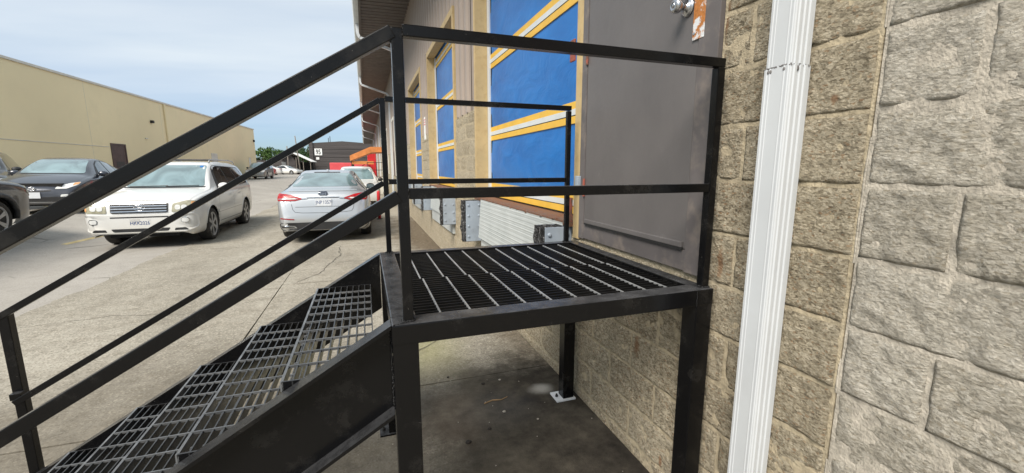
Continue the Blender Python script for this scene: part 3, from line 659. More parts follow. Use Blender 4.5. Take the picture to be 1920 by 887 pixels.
# ================================================================== stair and landing
TZ = 1.07; X0, X1, Y0, Y1 = .05, 1.272, 1.25, 2.42; SL = .6
st = thing('steel_stair', 'black painted steel stair with open grating treads and railed landing at grey entry door', 'stair', (.05, 1.25, 0))
Ms = Matrix.Translation((-.05, -1.25, 0))
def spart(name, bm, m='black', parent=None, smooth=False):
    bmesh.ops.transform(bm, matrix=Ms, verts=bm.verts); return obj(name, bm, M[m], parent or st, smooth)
BW, BH_ = .08, .066
spart('frame_beam', box(nb(), X0, X1, Y0, Y0 + BW, TZ - BH_, TZ, .005)); spart('frame_beam', box(nb(), X0, X1, Y1 - BW + .02, Y1, TZ - BH_, TZ, .005))
spart('frame_beam', box(nb(), X0 + .0005, X0 + BW, Y0 + BW + .0005, Y1 - BW + .0195, TZ - BH_, TZ - .0005, .005)); spart('frame_beam', box(nb(), X1 - BW + .015, X1 - .0005, Y0 + BW + .0005, Y1 - BW + .0195, TZ - BH_, TZ - .0005, .005))
for lx, ly in ((X0 + .0015, Y0 + .0015), (X1 - .0785, Y0 + .0015), (X0 + .0015, Y1 - .0785), (X1 - .0785 - .022, Y1 - .0785)):
    lg = spart('leg', box(nb(), lx, lx + .077, ly, ly + .077, .010, TZ - BH_ + .01, .004))
    bp = obj('base_plate', bmesh.new() if False else box(nb(), lx - .05, lx + .087, ly - .012, ly + .105, -.001, .010, .001), M['black' if ly < 2 or lx < .5 else 'plate_white'], lg); bp.location = (-.05, -1.25, 0)
    an = obj('anchor_bolt', lathe(nb(), [(.010, .010), (.010, .020), (.006, .021), (.006, .03), (0, .03)], 8, Matrix.Translation((lx - .028, ly + .045, 0))), M['thin_black'], lg); an.location = (-.05, -1.25, 0)
# landing grating: two panels of bars with cross rods
barm = mesh_from(box(nb(), 0, 1.062, -.0022, .0022, -.028, 0), 'bearing_bar', M['gratebar'])
GX0 = X0 + BW + .002
for pi, (ya, yb, offx) in enumerate(((Y0 + BW + .004, 1.803, .018), (1.809, Y1 - BW + .016, .008))):
    gp = part_empty('landing_grating', st); gp.location = (-.05, -1.25, 0)
    n = int((yb - ya) / .0302)
    for i in range(n + 1): inst('bearing_bar', barm, gp, (GX0, ya + .003 + i * (yb - ya - .006) / n, TZ - .009 + (0 if i % 2 else -.0003)))
    rodm = mesh_from(box(nb(), -.0030, .0030, ya + .001, yb - .001, -.006, .0018, .001), 'cross_rod', M['rod'])
    for i in range(11):
        xr = .195 + offx + i * .1016
        if xr < X1 - .07: inst('cross_rod', rodm, gp, (xr, 0, TZ - .009))
    obj('ledge_angle', box(nb(), GX0 - .001, X1 - .067, ya - .001 if pi == 0 else yb - .02, ya + .02 if pi == 0 else yb + .001, TZ - .046, TZ - .0385), M['black'], gp)
obj('support_angle', box(nb(), GX0 - .001, X1 - .067, 1.78, 1.83, TZ - .052, TZ - .0385), M['black'], gp)
# stringers: ten inch channels, flanges turned outwards
def slope_z(x): return TZ + .0 + (x - X0) * SL
XB = X0 - TZ / SL
def stringer(web, fl):
    bm = nb(); V = .302; xe = XB + V / SL
    prism(bm, [(X0 - .001, slope_z(X0) - .003), (X0 - .001, slope_z(X0) - V + .003), (xe, .004), (XB + .01, .004)], web[0], web[1])
    t = .013
    prism(bm, [(X0 - .0015, slope_z(X0)), (X0 - .0015, slope_z(X0) - t), (XB + t / SL, .002), (XB, .002)], fl[0], fl[1])
    prism(bm, [(X0 - .0015, slope_z(X0) - V + t), (X0 - .0015, slope_z(X0) - V), (xe, .002), (xe - t / SL, .002)], fl[0], fl[1])
    return bm
spart('stringer', stringer((1.306, 1.314), (1.2535, 1.3145))); spart('stringer', stringer((2.356, 2.364), (2.3555, 2.4165)))
tb = mesh_from(box(nb(), -.0020, .0020, 0, 1.034, -.038, 0), 'tread_bar', M['treadbar']); tc_ = mesh_from(box(nb(), 0, .262, -.0024, .0024, -.007, .0015), 'tread_cross_rod', M['galv'])
te = mesh_from(box(nb(), 0, .262, -.003, .003, -.055, .001), 'tread_end_plate', M['black']); tn = mesh_from(box(nb(), -.004, .004, 0, 1.034, -.030, .0005), 'tread_nosing', M['galv'])
for k in range(5):
    tr = part_empty('tread', st); tr.location = (-.05 - .268 - .2765 * k, -1.25 + 1.318, .910 - .171 * k)
    for i in range(1, 10): inst('tread_bar', tb, tr, (.262 * i / 9, 0, 0))
    inst('tread_nosing', tn, tr, (0, 0, 0))
    for i in range(1, 10): inst('tread_cross_rod', tc_, tr, (0, 1.034 - i * .1016 - .01, 0))
    for y_ in (.003, 1.031): inst('tread_end_plate', te, tr, (0, y_, 0))
    obj('tread_bracket', box(nb(), .0, .262, 1.005, 1.0275, -.066, -.0555), M['black'], tr)
# railing
RT = .032; ZM = 1.462; ZN, ZF = 1.916, 1.892
def post(x, y, z0, z1, r=RT): return spart('post', box(nb(), x - r / 2, x + r / 2, y - r / 2, y + r / 2, z0, z1, .003))
YN, YF = 1.288, 2.388; XL, XR = .103, 1.250; XE = -1.548
post(XL, YN, TZ - .002, ZN + .005); post(XR, YN, TZ - .002, ZN - RT / 2 - .0005); post(XL, YF, TZ - .002, ZF + .005, .027); post(1.19, YF, TZ - .002, ZF - RT / 2 - .0005, .027)
for y_, xr, r_ in ((YN, XR, RT), (YF, 1.19, .028)):
    ZT = ZN if y_ == YN else ZF
    spart('top_rail', box(nb(), XL + .017, xr + r_ / 2, y_ - r_ / 2, y_ + r_ / 2, ZT - r_ / 2, ZT + r_ / 2, .003))
    spart('mid_rail', box(nb(), XL + .0165, xr - .0165, y_ - r_ / 2 + .001, y_ + r_ / 2 - .001, ZM - r_ / 2, ZM + r_ / 2, .003))
    for zr, nm in ((ZT, 'stair_top_rail'), (ZM, 'stair_mid_rail')):
        p0 = (XL - .012, y_, zr - .006); p1 = (XE, y_, zr - .006 + (XE - XL + .012) * (.607 if zr == ZT else .590))
        spart(nm, obar(nb(), p0, p1, r_ + (.004 if y_ < 2 else .0), r_ + (.004 if y_ < 2 else 0), (0, 0, 1), .003))
    post(XE - .005, y_ + (-.050 if y_ < 2 else .048), .02, ZT + (XE - XL) * .607 + .012, .038)
    spart('post_spacer', box(nb(), XE - .018, XE + .018, min(y_, y_ + (-.034 if y_ < 2 else .034)), max(y_, y_ + (-.034 if y_ < 2 else .034)), .50, .53))
# weld beads
def bead(p0, p1, n, r, name='weld_bead'):
    bm = nb(); p0 = Vector(p0); p1 = Vector(p1)
    for i in range(n):
        p = p0.lerp(p1, (i + .5) / n) + Vector((rs.uniform(-1, 1), rs.uniform(-1, 1), rs.uniform(-1, 1))) * r * .35; ball(bm, p, r * rs.uniform(.7, 1.2), 1)
    return spart(name, bm, 'black', None, True)
bead((X0 - .001, 1.300, TZ - .02), (X0 - .001, 1.300, TZ - .30), 44, .0045); bead((X1 - .08, Y0 - .0005, TZ - .008), (X1 - .08, Y0 - .0005, TZ - BH_), 14, .0035)
for x_, y_ in ((XL, YN), (XR, YN), (XL, YF), (1.19, YF)):
    for a_, b_ in (((-1, -1), (1, -1)), ((1, -1), (1, 1)), ((1, 1), (-1, 1)), ((-1, 1), (-1, -1))): bead((x_ + a_[0] * .017, y_ + a_[1] * .017, TZ + .001), (x_ + b_[0] * .017, y_ + b_[1] * .017, TZ + .001), 9, .0042)
bead((X0 + .004, Y0 + .003, TZ), (X0 + .075, Y0 + .03, TZ), 22, .003)
for y_ in (YN, YF):
    for z_ in (ZN if y_ == YN else ZF, ZM): bead((XL + .0165, y_ - .014, z_ - .014), (XL + .0165, y_ - .014, z_ + .014), 6, .0035); bead((XL - .016, y_ - .012, z_ - .016), (XL - .016, y_ + .012, z_ - .016), 6, .0035)

# ================================================================== vehicles
def pchip(pts, xq):
    x = np.array([p[0] for p in pts], float); y = np.array([p[1] for p in pts], float); h = np.diff(x); d = np.diff(y) / h; m = np.zeros(len(x))
    for i in range(1, len(x) - 1):
        if d[i - 1] * d[i] > 0: w1 = 2 * h[i] + h[i - 1]; w2 = h[i] + 2 * h[i - 1]; m[i] = (w1 + w2) / (w1 / d[i - 1] + w2 / d[i])
    m[0] = d[0]; m[-1] = d[-1]
    i = int(np.clip(np.searchsorted(x, xq) - 1, 0, len(h) - 1)); t = min(1, max(0, (xq - x[i]) / h[i]))
    return float((2 * t**3 - 3 * t * t + 1) * y[i] + (t**3 - 2 * t * t + t) * h[i] * m[i] + (-2 * t**3 + 3 * t * t) * y[i + 1] + (t**3 - t * t) * h[i] * m[i + 1])
def catmull(P, n):
    out_ = []; m = len(P)
    for i in range(m - 1):
        p0, p1, p2, p3 = P[max(i - 1, 0)], P[i], P[i + 1], P[min(i + 2, m - 1)]
        for k in range(n):
            t = k / n; out_.append(tuple(.5 * (2 * p1[c] + (p2[c] - p0[c]) * t + (2 * p0[c] - 5 * p1[c] + 4 * p2[c] - p3[c]) * t * t + (3 * p1[c] - p0[c] - 3 * p2[c] + p3[c]) * t**3) for c in (0, 1)))
    out_.append(P[-1]); return out_
SUVP = dict(L=4.70, W=1.83, axles=(.93, 3.645), r=.35, well=.415,
    top=[(0, .70), (.02, .82), (.07, .925), (.16, .98), (.4, 1.03), (.9, 1.10), (1.18, 1.135), (1.55, 1.385), (1.92, 1.60), (2.25, 1.675), (2.8, 1.695), (3.6, 1.68), (4.2, 1.63), (4.42, 1.57), (4.55, 1.30), (4.63, 1.05), (4.68, .85), (4.70, .62)],
    w=[(0, .72), (.03, .80), (.10, .855), (.3, .895), (.8, .913), (4.0, .913), (4.4, .88), (4.62, .82), (4.70, .74)],
    zb=[(0, .31), (.1, .25), (.6, .24), (4.2, .27), (4.6, .33), (4.7, .42)],
    sh=[(0, .66), (.05, .80), (.2, .91), (.9, 1.00), (1.3, 1.03), (4.0, 1.09), (4.45, 1.07), (4.62, .95), (4.70, .58)],
    wt=[(0, .60), (.1, .74), (.5, .76), (1.18, .78), (1.55, .70), (1.92, .625), (2.4, .61), (4.2, .60), (4.45, .60), (4.6, .66), (4.70, .6)])
SEDP = dict(L=4.87, W=1.85, axles=(.98, 3.83), r=.335, well=.395,
    top=[(0, .56), (.03, .66), (.12, .735), (.45, .83), (1.0, .93), (1.35, .985), (1.75, 1.20), (2.15, 1.385), (2.55, 1.465), (2.95, 1.475), (3.35, 1.42), (3.8, 1.27), (4.2, 1.115), (4.45, 1.075), (4.66, 1.065), (4.72, 1.03), (4.79, .92), (4.84, .72), (4.87, .55)],
    w=[(0, .66), (.05, .76), (.2, .85), (.6, .905), (1.2, .925), (3.7, .925), (4.3, .905), (4.6, .87), (4.78, .82), (4.87, .74)],
    zb=[(0, .30), (.1, .22), (.6, .19), (4.2, .20), (4.6, .22), (4.87, .27)],
    sh=[(0, .52), (.1, .66), (.5, .78), (1.3, .90), (2.5, .95), (4.2, 1.0), (4.6, .99), (4.75, .88), (4.87, .50)],
    wt=[(0, .50), (.2, .66), (.6, .74), (1.35, .76), (1.75, .67), (2.15, .585), (2.6, .565), (3.35, .555), (3.8, .60), (4.2, .69), (4.6, .74), (4.75, .72), (4.87, .6)])
HATP = dict(L=4.46, W=1.745, axles=(.92, 3.62), r=.315, well=.37,
    top=[(0, .52), (.03, .64), (.12, .73), (.4, .86), (.85, .99), (1.1, 1.04), (1.6, 1.29), (2.05, 1.445), (2.4, 1.49), (2.75, 1.475), (3.3, 1.38), (3.9, 1.20), (4.2, 1.10), (4.34, 1.03), (4.40, .85), (4.46, .55)],
    w=[(0, .58), (.05, .70), (.2, .80), (.6, .86), (1.2, .8725), (3.6, .8725), (4.1, .84), (4.36, .78), (4.46, .70)],
    zb=[(0, .28), (.1, .20), (.6, .18), (4.0, .20), (4.46, .34)],
    sh=[(0, .48), (.1, .64), (.4, .79), (1.0, .92), (2.5, .97), (3.8, 1.0), (4.25, .98), (4.36, .9), (4.46, .5)],
    wt=[(0, .42), (.2, .58), (.6, .68), (1.1, .72), (1.6, .63), (2.05, .555), (2.75, .54), (3.3, .545), (3.9, .60), (4.2, .62), (4.46, .55)])
def section(P, y):
    z = pchip(P['top'], y); w = pchip(P['w'], y); zb = pchip(P['zb'], y); sh = min(pchip(P['sh'], y), z - .02); wt = min(pchip(P['wt'], y), w - .03); ht = z - sh; ze = z - min(.045, ht * .45); hb = max(.05, sh - zb)
    return [(w * .90, zb), (w * .965, zb + hb * .10), (w * .995, zb + hb * .38), (w, zb + hb * .62), (w * .992, zb + hb * .86), (w * .962, sh), (wt + (w * .962 - wt) * .42, sh + (ze - sh) * .62), (wt, ze), (wt * .72, z - (z - ze) * .30), (wt * .36, z - (z - ze) * .05), (0, z)], z
class Car:
    def __init__(s, name, P, body, label, cat, x, y, rz=0, group=None, step=.05, cs=4, sc=1.0):
        s.P = P; s.L = P['L']
        s.root = thing(name, label, cat, (0, 0, 0), 0, group)
        ys = sorted(set([0, .01, .03, .06, .10, .15] + [round(.2 + step * i, 3) for i in range(int((s.L - .4) / step) + 1)] + [s.L - k for k in (.15, .10, .06, .03, .01, 0)]))
        bm = nb(); rows = []
        for yy in ys:
            pts = catmull(section(P, yy)[0], cs); rows.append([bm.verts.new((px, yy, pz)) for px, pz in pts] + [bm.verts.new((-px, yy, pz)) for px, pz in pts[-2::-1]])
        for a, b in zip(rows, rows[1:]):
            for k in range(len(a) - 1): bm.faces.new((a[k], a[k + 1], b[k + 1], b[k]))
        bm.faces.new(rows[0]); bm.faces.new(rows[-1][::-1]); bmesh.ops.recalc_face_normals(bm, faces=bm.faces)
        s.bvh = BVHTree.FromBMesh(bm)
        Rw = P['well']; zc = P['r']
        for yc in P['axles']:
            ins = {v for v in bm.verts if abs(v.co.x) > P['W'] * .36 and math.hypot(v.co.y - yc, v.co.z - zc) < Rw and v.co.z < zc + Rw}
            kill = [f for f in bm.faces if all(v in ins for v in f.verts)]; bmesh.ops.delete(bm, geom=kill, context='FACES')
            for v in ins:
                if v.is_valid:
                    d = math.hypot(v.co.y - yc, v.co.z - zc) or 1e-3; v.co.y = yc + (v.co.y - yc) / d * Rw; v.co.z = zc + (v.co.z - zc) / d * Rw
        loose = [v for v in bm.verts if not v.link_faces]; bmesh.ops.delete(bm, geom=loose, context='VERTS')
        s.body = obj('body', bm, M[body], s.root, True); s.paint = body
        # underbody with open wheel wells
        a0, a1 = P['axles']; wW = P['W'] / 2
        bm = nb(); zf = .30
        box(bm, -wW * .88, wW * .88, a0 + Rw - .02, a1 - Rw + .02, .22, .75); box(bm, -wW * .6, wW * .6, .12, s.L - .12, .23, .80); box(bm, -wW * .80, wW * .80, .12, a0 - Rw + .02, .30, .5); box(bm, -wW * .80, wW * .80, a1 + Rw - .02, s.L - .1, .33, .5)
        for yc in P['axles']:
            for sg in (-1, 1):
                K = 14; A = [bm.verts.new((sg * wW * .55, yc + Rw * .99 * math.cos(math.pi * k / K), zc + Rw * .99 * math.sin(math.pi * k / K))) for k in range(K + 1)]; B = [bm.verts.new((sg * (wW * .94), v.co.y, v.co.z)) for v in A]
                for k in range(K): bm.faces.new((A[k], A[k + 1], B[k + 1], B[k]))
        obj('underbody', bm, M['under'], s.root)
        for yc in P['axles']:
            for sg in (-1, 1):
                K = 18; bm = nb(); wsec = pchip(P['w'], yc)
                tube(bm, [(sg * s.side_x(yc + Rw * math.cos(R(8) + (math.pi - R(16)) * k / K), zc + Rw * math.sin(R(8) + (math.pi - R(16)) * k / K)), yc + Rw * math.cos(R(8) + (math.pi - R(16)) * k / K), zc + Rw * math.sin(R(8) + (math.pi - R(16)) * k / K)) for k in range(K + 1)], .014, 6)
                obj('arch_lip', bm, M[body], s.root, True)
        zs = [ground_z(x + dx, y + dy) for dx in (-.75, .75) for dy in ((.9, 3.6) if abs(rz) < 1 else (-.9, -3.6))]
        s.root.location = (x, y, sum(zs) / 4 - .018 if x < -3.5 else sum(zs) / 4 + .001); s.root.rotation_euler = (0, -math.atan2((zs[2] + zs[3] - zs[0] - zs[1]) / 2, 1.5) * (1 if abs(rz) < 1 else -1), rz); s.root.scale = (sc,) * 3
    def side_x(s, y, z):
        h = s.bvh.ray_cast(Vector((3, y, z)), Vector((-1, 0, 0)), 3.0); return (h[0].x if h[0] else s.P['W'] / 2 * .97) - .004
    def hit(s, a, b, ax):
        o, d = {'F': (Vector((a, -1, b)), Vector((0, 1, 0))), 'R': (Vector((a, s.L + 1, b)), Vector((0, -1, 0))), 'S': (Vector((3, a, b)), Vector((-1, 0, 0))), 'T': (Vector((a, b, 4)), Vector((0, 0, -1)))}[ax]
        h = s.bvh.ray_cast(o, d)
        if h[0] is None: h = s.bvh.find_nearest(o + d * (1.3 if ax in 'FR' else 2.1))
        n = h[1] if h[1].dot(d) < 0 else -h[1]; return h[0], n
    def panel(s, name, poly, ax, m, off=.004, rd=.03, parent=None, both=None, dome=0):
        both = (ax == 'S') if both is None else both
        P2 = []; n = len(poly)
        for i in range(n):
            p = Vector(poly[i]); a = Vector(poly[i - 1]) - p; b = Vector(poly[(i + 1) % n]) - p; r_ = min(rd, a.length * .45, b.length * .45)
            A = p + a.normalized() * r_; B = p + b.normalized() * r_
            for t in (0, .25, .5, .75, 1): P2.append((1 - t)**2 * A + 2 * t * (1 - t) * p + t * t * B)
        Q = []
        for i in range(len(P2)):
            a, b = P2[i], P2[(i + 1) % len(P2)]; k = max(1, int((b - a).length / .07))
            for j in range(k): Q.append(a.lerp(b, j / k))
        c = sum(Q, Vector((0, 0))) / len(Q); res = []
        for sg in ((1, -1) if both else (1,)):
            bm = nb(); rings = []
            for ri, f in enumerate((1.0, 1.0, .8, .6, .4, .2)):
                ring = []
                for q in Q:
                    w = c + (q - c) * f; co, nr = s.hit(w.x, w.y, ax); co = co + nr * (-.012 if ri == 0 else off + dome * (1 - f * f)); ring.append(bm.verts.new((co.x * sg, co.y, co.z)))
                rings.append(ring)
            for A, B in zip(rings, rings[1:]):
                for k in range(len(Q)): bm.faces.new((A[k], A[(k + 1) % len(Q)], B[(k + 1) % len(Q)], B[k]))
            co, nr = s.hit(c.x, c.y, ax); co = co + nr * (off + dome); cv = bm.verts.new((co.x * sg, co.y, co.z))
            for k in range(len(Q)): bm.faces.new((rings[-1][k], rings[-1][(k + 1) % len(Q)], cv))
            bm.edges.ensure_lookup_table()
            r1 = set(rings[1])
            for e in bm.edges:
                if e.verts[0] in r1 and e.verts[1] in r1: e.smooth = False
            res.append(obj(name, bm, M[m], parent or s.root, True))
        return res
    def line(s, pts, ax, wdt=.007, m='trim', name='panel_gap', off=.0015, both=None):
        both = (ax == 'S') if both is None else both
        for sg in ((1, -1) if both else (1,)):
            bm = nb(); ps = []
            for a, b in zip(pts, pts[1:]):
                k = max(1, int(math.dist(a, b) / .06))
                for j in range(k): ps.append(Vector(a).lerp(Vector(b), j / k))
            ps.append(Vector(pts[-1])); prev = None
            for i, p in enumerate(ps):
                d = (ps[min(i + 1, len(ps) - 1)] - ps[max(i - 1, 0)]).normalized(); nn = Vector((-d.y, d.x)) * wdt / 2; r_ = []
                for q in (p + nn, p - nn): co, nr = s.hit(q.x, q.y, ax); co = co + nr * off; r_.append(bm.verts.new((co.x * sg, co.y, co.z)))
                if prev: bm.faces.new((prev[0], prev[1], r_[1], r_[0]))
                prev = r_
            obj(name, bm, M[m], s.root)
    def wheels(s, spokes=5, wid=.21):
        r = s.P['r']; rr = r * .70
        ty = mesh_from(lathe(nb(), [(rr, -wid / 2 + .02), (rr + .01, -wid / 2), (r - .03, -wid / 2 - .004), (r - .008, -wid / 2 + .02), (r, -wid / 2 + .05), (r, wid / 2 - .05), (r - .008, wid / 2 - .02), (r - .03, wid / 2 + .004), (rr + .01, wid / 2), (rr, wid / 2 - .02)], 36), 'tyre', M['tyre'], True)
        bm = nb(); lathe(bm, [(rr - .025, wid / 2 - .03), (rr, wid / 2 - .004), (rr + .012, wid / 2 - .002), (rr + .012, wid / 2 - .05), (rr - .02, wid / 2 - .09)], 36)
        for k in range(spokes):
            a = 2 * math.pi * k / spokes; u = Vector((math.cos(a), math.sin(a), 0))
            for dlt in (-.10, .10):
                v = Vector((math.cos(a + dlt), math.sin(a + dlt), 0)); obar(bm, u * .03 + Vector((0, 0, wid / 2 - .025)), v * (rr - .008) + Vector((0, 0, wid / 2 - .022)), .034, .022)
        lathe(bm, [(.0, wid / 2 - .05), (.062, wid / 2 - .05), (.062, wid / 2 - .012), (.045, wid / 2 - .004), (0, wid / 2 - .002)], 18)
        rm = mesh_from(bm, 'rim', M['alloy']); dk = mesh_from(lathe(nb(), [(rr - .01, wid / 2 - .085), (0, wid / 2 - .088)], 24), 'brake_disc', M['under'])
        for yc in s.P['axles']:
            for sg in (-1, 1):
                w = part_empty('wheel', s.root); w.location = (sg * (s.P['W'] / 2 - wid / 2 - .022), yc, r); w.rotation_euler = (0, R(90) * sg, 0)
                inst('tyre', ty, w); inst('rim', rm, w); inst('brake_disc', dk, w)
    def mirror(s, y, z, m):
        for sg in (-1, 1):
            bm = nb(); ball(bm, (0, 0, 0), .1, 3, (1.15, .75, .82))
            for v in bm.verts: v.co.y = min(v.co.y, .03); v.co.x = max(-.10, v.co.x)
            x_ = s.side_x(y, z - .02); bmesh.ops.translate(bm, verts=bm.verts, vec=(x_ + .125, y, z)); obar(bm, (x_ - .02, y, z - .05), (x_ + .07, y, z - .045), .05, .035)
            if sg < 0:
                for v in bm.verts: v.co.x *= -1
            mo = obj('mirror', bm, M[m], s.root, True)
            obj('mirror_glass', box(nb(), sg * (x_ + .035) if sg > 0 else -(x_ + .215), sg * (x_ + .215) if sg > 0 else -(x_ + .035), y + .0295, y + .033, z - .05, z + .05, .002), M['g_mid'], mo)
    def plate(s, txt, z, end, tilt=0, w=.305):
        co, nr = s.hit(0, z, end); sgn = -1 if end == 'F' else 1; y = co.y + sgn * .018
        p = obj('licence_plate', box(nb(), -w / 2, w / 2, -.004, .004, -.076, .076, .003), M['plate_white'], s.root); p.location = (0, y, z); 
        if txt:
            for wi, word in enumerate(txt.split()):
                t = obj('plate_lettering', text_mesh(word, .098, M['plate_ink'], .0008, .80), None, p); t.rotation_euler = (R(90), 0, 0 if end == 'F' else R(180)); t.location = ((-.084 if wi == 0 else .068) * -sgn, sgn * .0052, -.006)
        return p
def oval_ring(car, z, end, w, h, m, inner=True):
    co, nr = car.hit(0, z, end); sgn = -1 if end == 'F' else 1; y = co.y + sgn * .022; bm = nb()
    def ring(cx, cz, a, b, r): tube(bm, [(cx + a * math.cos(t * math.pi / 16), y, cz + b * math.sin(t * math.pi / 16)) for t in range(33)], r, 6)
    ring(0, z, w / 2, h / 2, .008 if inner else .004)
    if inner: ring(0, z, w * .16, h * .46, .006); ring(0, z + h * .2, w * .36, h * .2, .006)
    return obj('emblem', bm, M[m], car.root, True)
# ---- white SUV facing the viewer
c = Car('parked_suv', SUVP, 'p_white', 'white SUV with silver slatted grille parked front-on beside the silver sedan', 'suv', -4.07, 9.78)
c.wheels(6, .22)
c.panel('windscreen', [(-.70, 1.145), (.70, 1.145), (.585, 1.60), (-.585, 1.60)], 'F', 'g_light', .005, .05)
c.line([(-.72, 1.132), (.72, 1.132)], 'F', .022, 'trim', 'wiper_cowl', .004)
for x0, x1 in ((-.62, .05), (.02, .60)):
    bm = nb(); tube(bm, [c.hit(x0 + (x1 - x0) * t / 6, 1.15 + .012 * t / 6, 'F')[0] + Vector((0, -.02, .006)) for t in range(7)], .007, 6); obj('wiper', bm, M['trim'], c.root)
c.panel('window_surround', [(1.52, 1.045), (4.15, 1.13), (4.02, 1.55), (2.1, 1.60), (1.90, 1.52)], 'S', 'trim', .003, .06)
for q in ([(1.74, 1.075), (2.50, 1.095), (2.50, 1.565), (2.12, 1.565), (1.97, 1.49)], [(2.58, 1.10), (3.30, 1.115), (3.26, 1.56), (2.58, 1.568)], [(3.38, 1.12), (4.08, 1.145), (3.97, 1.53), (3.34, 1.555)]): c.panel('side_window', q, 'S', 'g_dark', .006, .04)
c.line([(1.42, .42), (1.40, .85), (1.52, 1.04)], 'S'); c.line([(2.54, .36), (2.54, 1.06)], 'S'); c.line([(3.32, .75), (3.36, 1.10)], 'S'); c.line([(1.42, .36), (3.25, .36)], 'S', .012)
c.line([(1.30, .60), (3.20, .62)], 'S', .055, 'p_white', 'side_moulding', .014); c.line([(1.30, .565), (3.20, .585)], 'S', .008)
for y_ in (2.36, 3.18): c.line([(y_ - .1, .90), (y_ + .1, .905)], 'S', .032, 'p_white', 'door_handle', .03)
c.panel('headlamp', [(.50, .70), (.82, .715), (.875, .80), (.86, .90), (.74, .915), (.52, .86)], 'F', 'lamp', .010, .03); c.panel('headlamp', [(-.50, .70), (-.82, .715), (-.875, .80), (-.86, .90), (-.74, .915), (-.52, .86)], 'F', 'lamp', .010, .03)
for sg in (1, -1):
    c.panel('turn_lamp', [(sg * .80, .735), (sg * .862, .77), (sg * .862, .88), (sg * .80, .895)], 'F', 'amber', .014, .02)
    for xx in (.60, .70): c.panel('lamp_reflector', [(sg * (xx - .045), .745), (sg * (xx + .045), .745), (sg * (xx + .045), .835), (sg * (xx - .045), .835)], 'F', 'lamp_clear', .016, .045)
    c.panel('fog_lamp', [(sg * .64, .50), (sg * .77, .50), (sg * .77, .60), (sg * .64, .60)], 'F', 'chrome', .026, .05); c.panel('fog_lens', [(sg * .655, .512), (sg * .755, .512), (sg * .755, .588), (sg * .655, .588)], 'F', 'lamp_clear', .032, .04)
    c.panel('lower_vent', [(sg * .52, .355), (sg * .74, .365), (sg * .70, .405), (sg * .54, .40)], 'F', 'trim', .026, .015)
c.panel('bumper', [(-.865, .40), (-.70, .33), (.70, .33), (.865, .40), (.875, .66), (.70, .672), (-.70, .672), (-.875, .66)], 'F', 'p_white', .022, .06)
c.panel('grille', [(-.44, .70), (.44, .70), (.45, .885), (-.45, .885)], 'F', 'trim', .014, .03)
for z_ in (.730, .778, .826, .872): c.line([(-.43, z_), (.43, z_)], 'F', .018, 'chrome', 'grille_bar', .028)
c.line([(-.45, .625), (.45, .625)], 'F', .022, 'trim', 'air_slot', .026); c.panel('lower_intake', [(-.42, .35), (.42, .35), (.46, .41), (-.46, .41)], 'F', 'trim', .026, .02)
c.line([(-.60, .70), (-.63, .93), (-.70, 1.0)], 'F', .006); c.line([(.60, .70), (.63, .93), (.70, 1.0)], 'F', .006); c.line([(-.52, .93), (.52, .93)], 'F', .006)
oval_ring(c, .80, 'F', .165, .115, 'chrome'); c.plate('HKK 2026', .515, 'F', w=.33); c.mirror(1.62, 1.13, 'p_white')
for sg in (-1, 1):
    bm = nb(); tube(bm, [(sg * .60, 2.05, 1.655), (sg * .60, 2.12, 1.72), (sg * .60, 2.3, 1.738), (sg * .59, 3.7, 1.725), (sg * .59, 4.0, 1.70), (sg * .59, 4.08, 1.64)], .016, 8); obj('roof_rail', bm, M['p_grey'], c.root, True)
for y_ in (2.45, 3.6): obj('roof_crossbar', tube(nb(), [(-.60, y_, 1.735), (.60, y_, 1.735)], .014, 8), M['trim'], c.root)
c.panel('inspection_sticker', [(.47, 1.555), (.54, 1.555), (.535, 1.585), (.475, 1.585)], 'F', 'blue', .008, .01)
# ---- silver sedan seen from behind
c = Car('parked_sedan', SEDP, 'p_silver', 'silver sedan with red tail lamps parked tail-on beside the white SUV', 'sedan', -.84, 14.20, math.pi)
c.wheels(5, .22); Lr = 4.87
c.panel('rear_window', [(-.68, 1.125), (.68, 1.125), (.50, 1.40), (-.50, 1.40)], 'R', 'g_light', .005, .05); c.line([(-.28, 1.418), (.28, 1.418)], 'R', .012, 'trim', 'high_brake_lamp', .007)
c.panel('window_surround', [(1.75, .975), (4.05, 1.02), (3.55, 1.335), (2.9, 1.42), (2.5, 1.405), (2.15, 1.29)], 'S', 'trim', .003, .06)
for q in ([(1.95, 1.0), (2.72, 1.015), (2.72, 1.39), (2.50, 1.38), (2.22, 1.26)], [(2.80, 1.015), (3.55, 1.03), (3.40, 1.325), (2.95, 1.39), (2.80, 1.39)], [(3.62, 1.035), (3.92, 1.04), (3.52, 1.29)]): c.panel('side_window', q, 'S', 'g_mid', .006, .03)
c.panel('boot_lid_spoiler', [(-.66, 1.045), (.66, 1.045), (.64, 1.078), (-.64, 1.078)], 'R', 'p_silver', .014, .02)
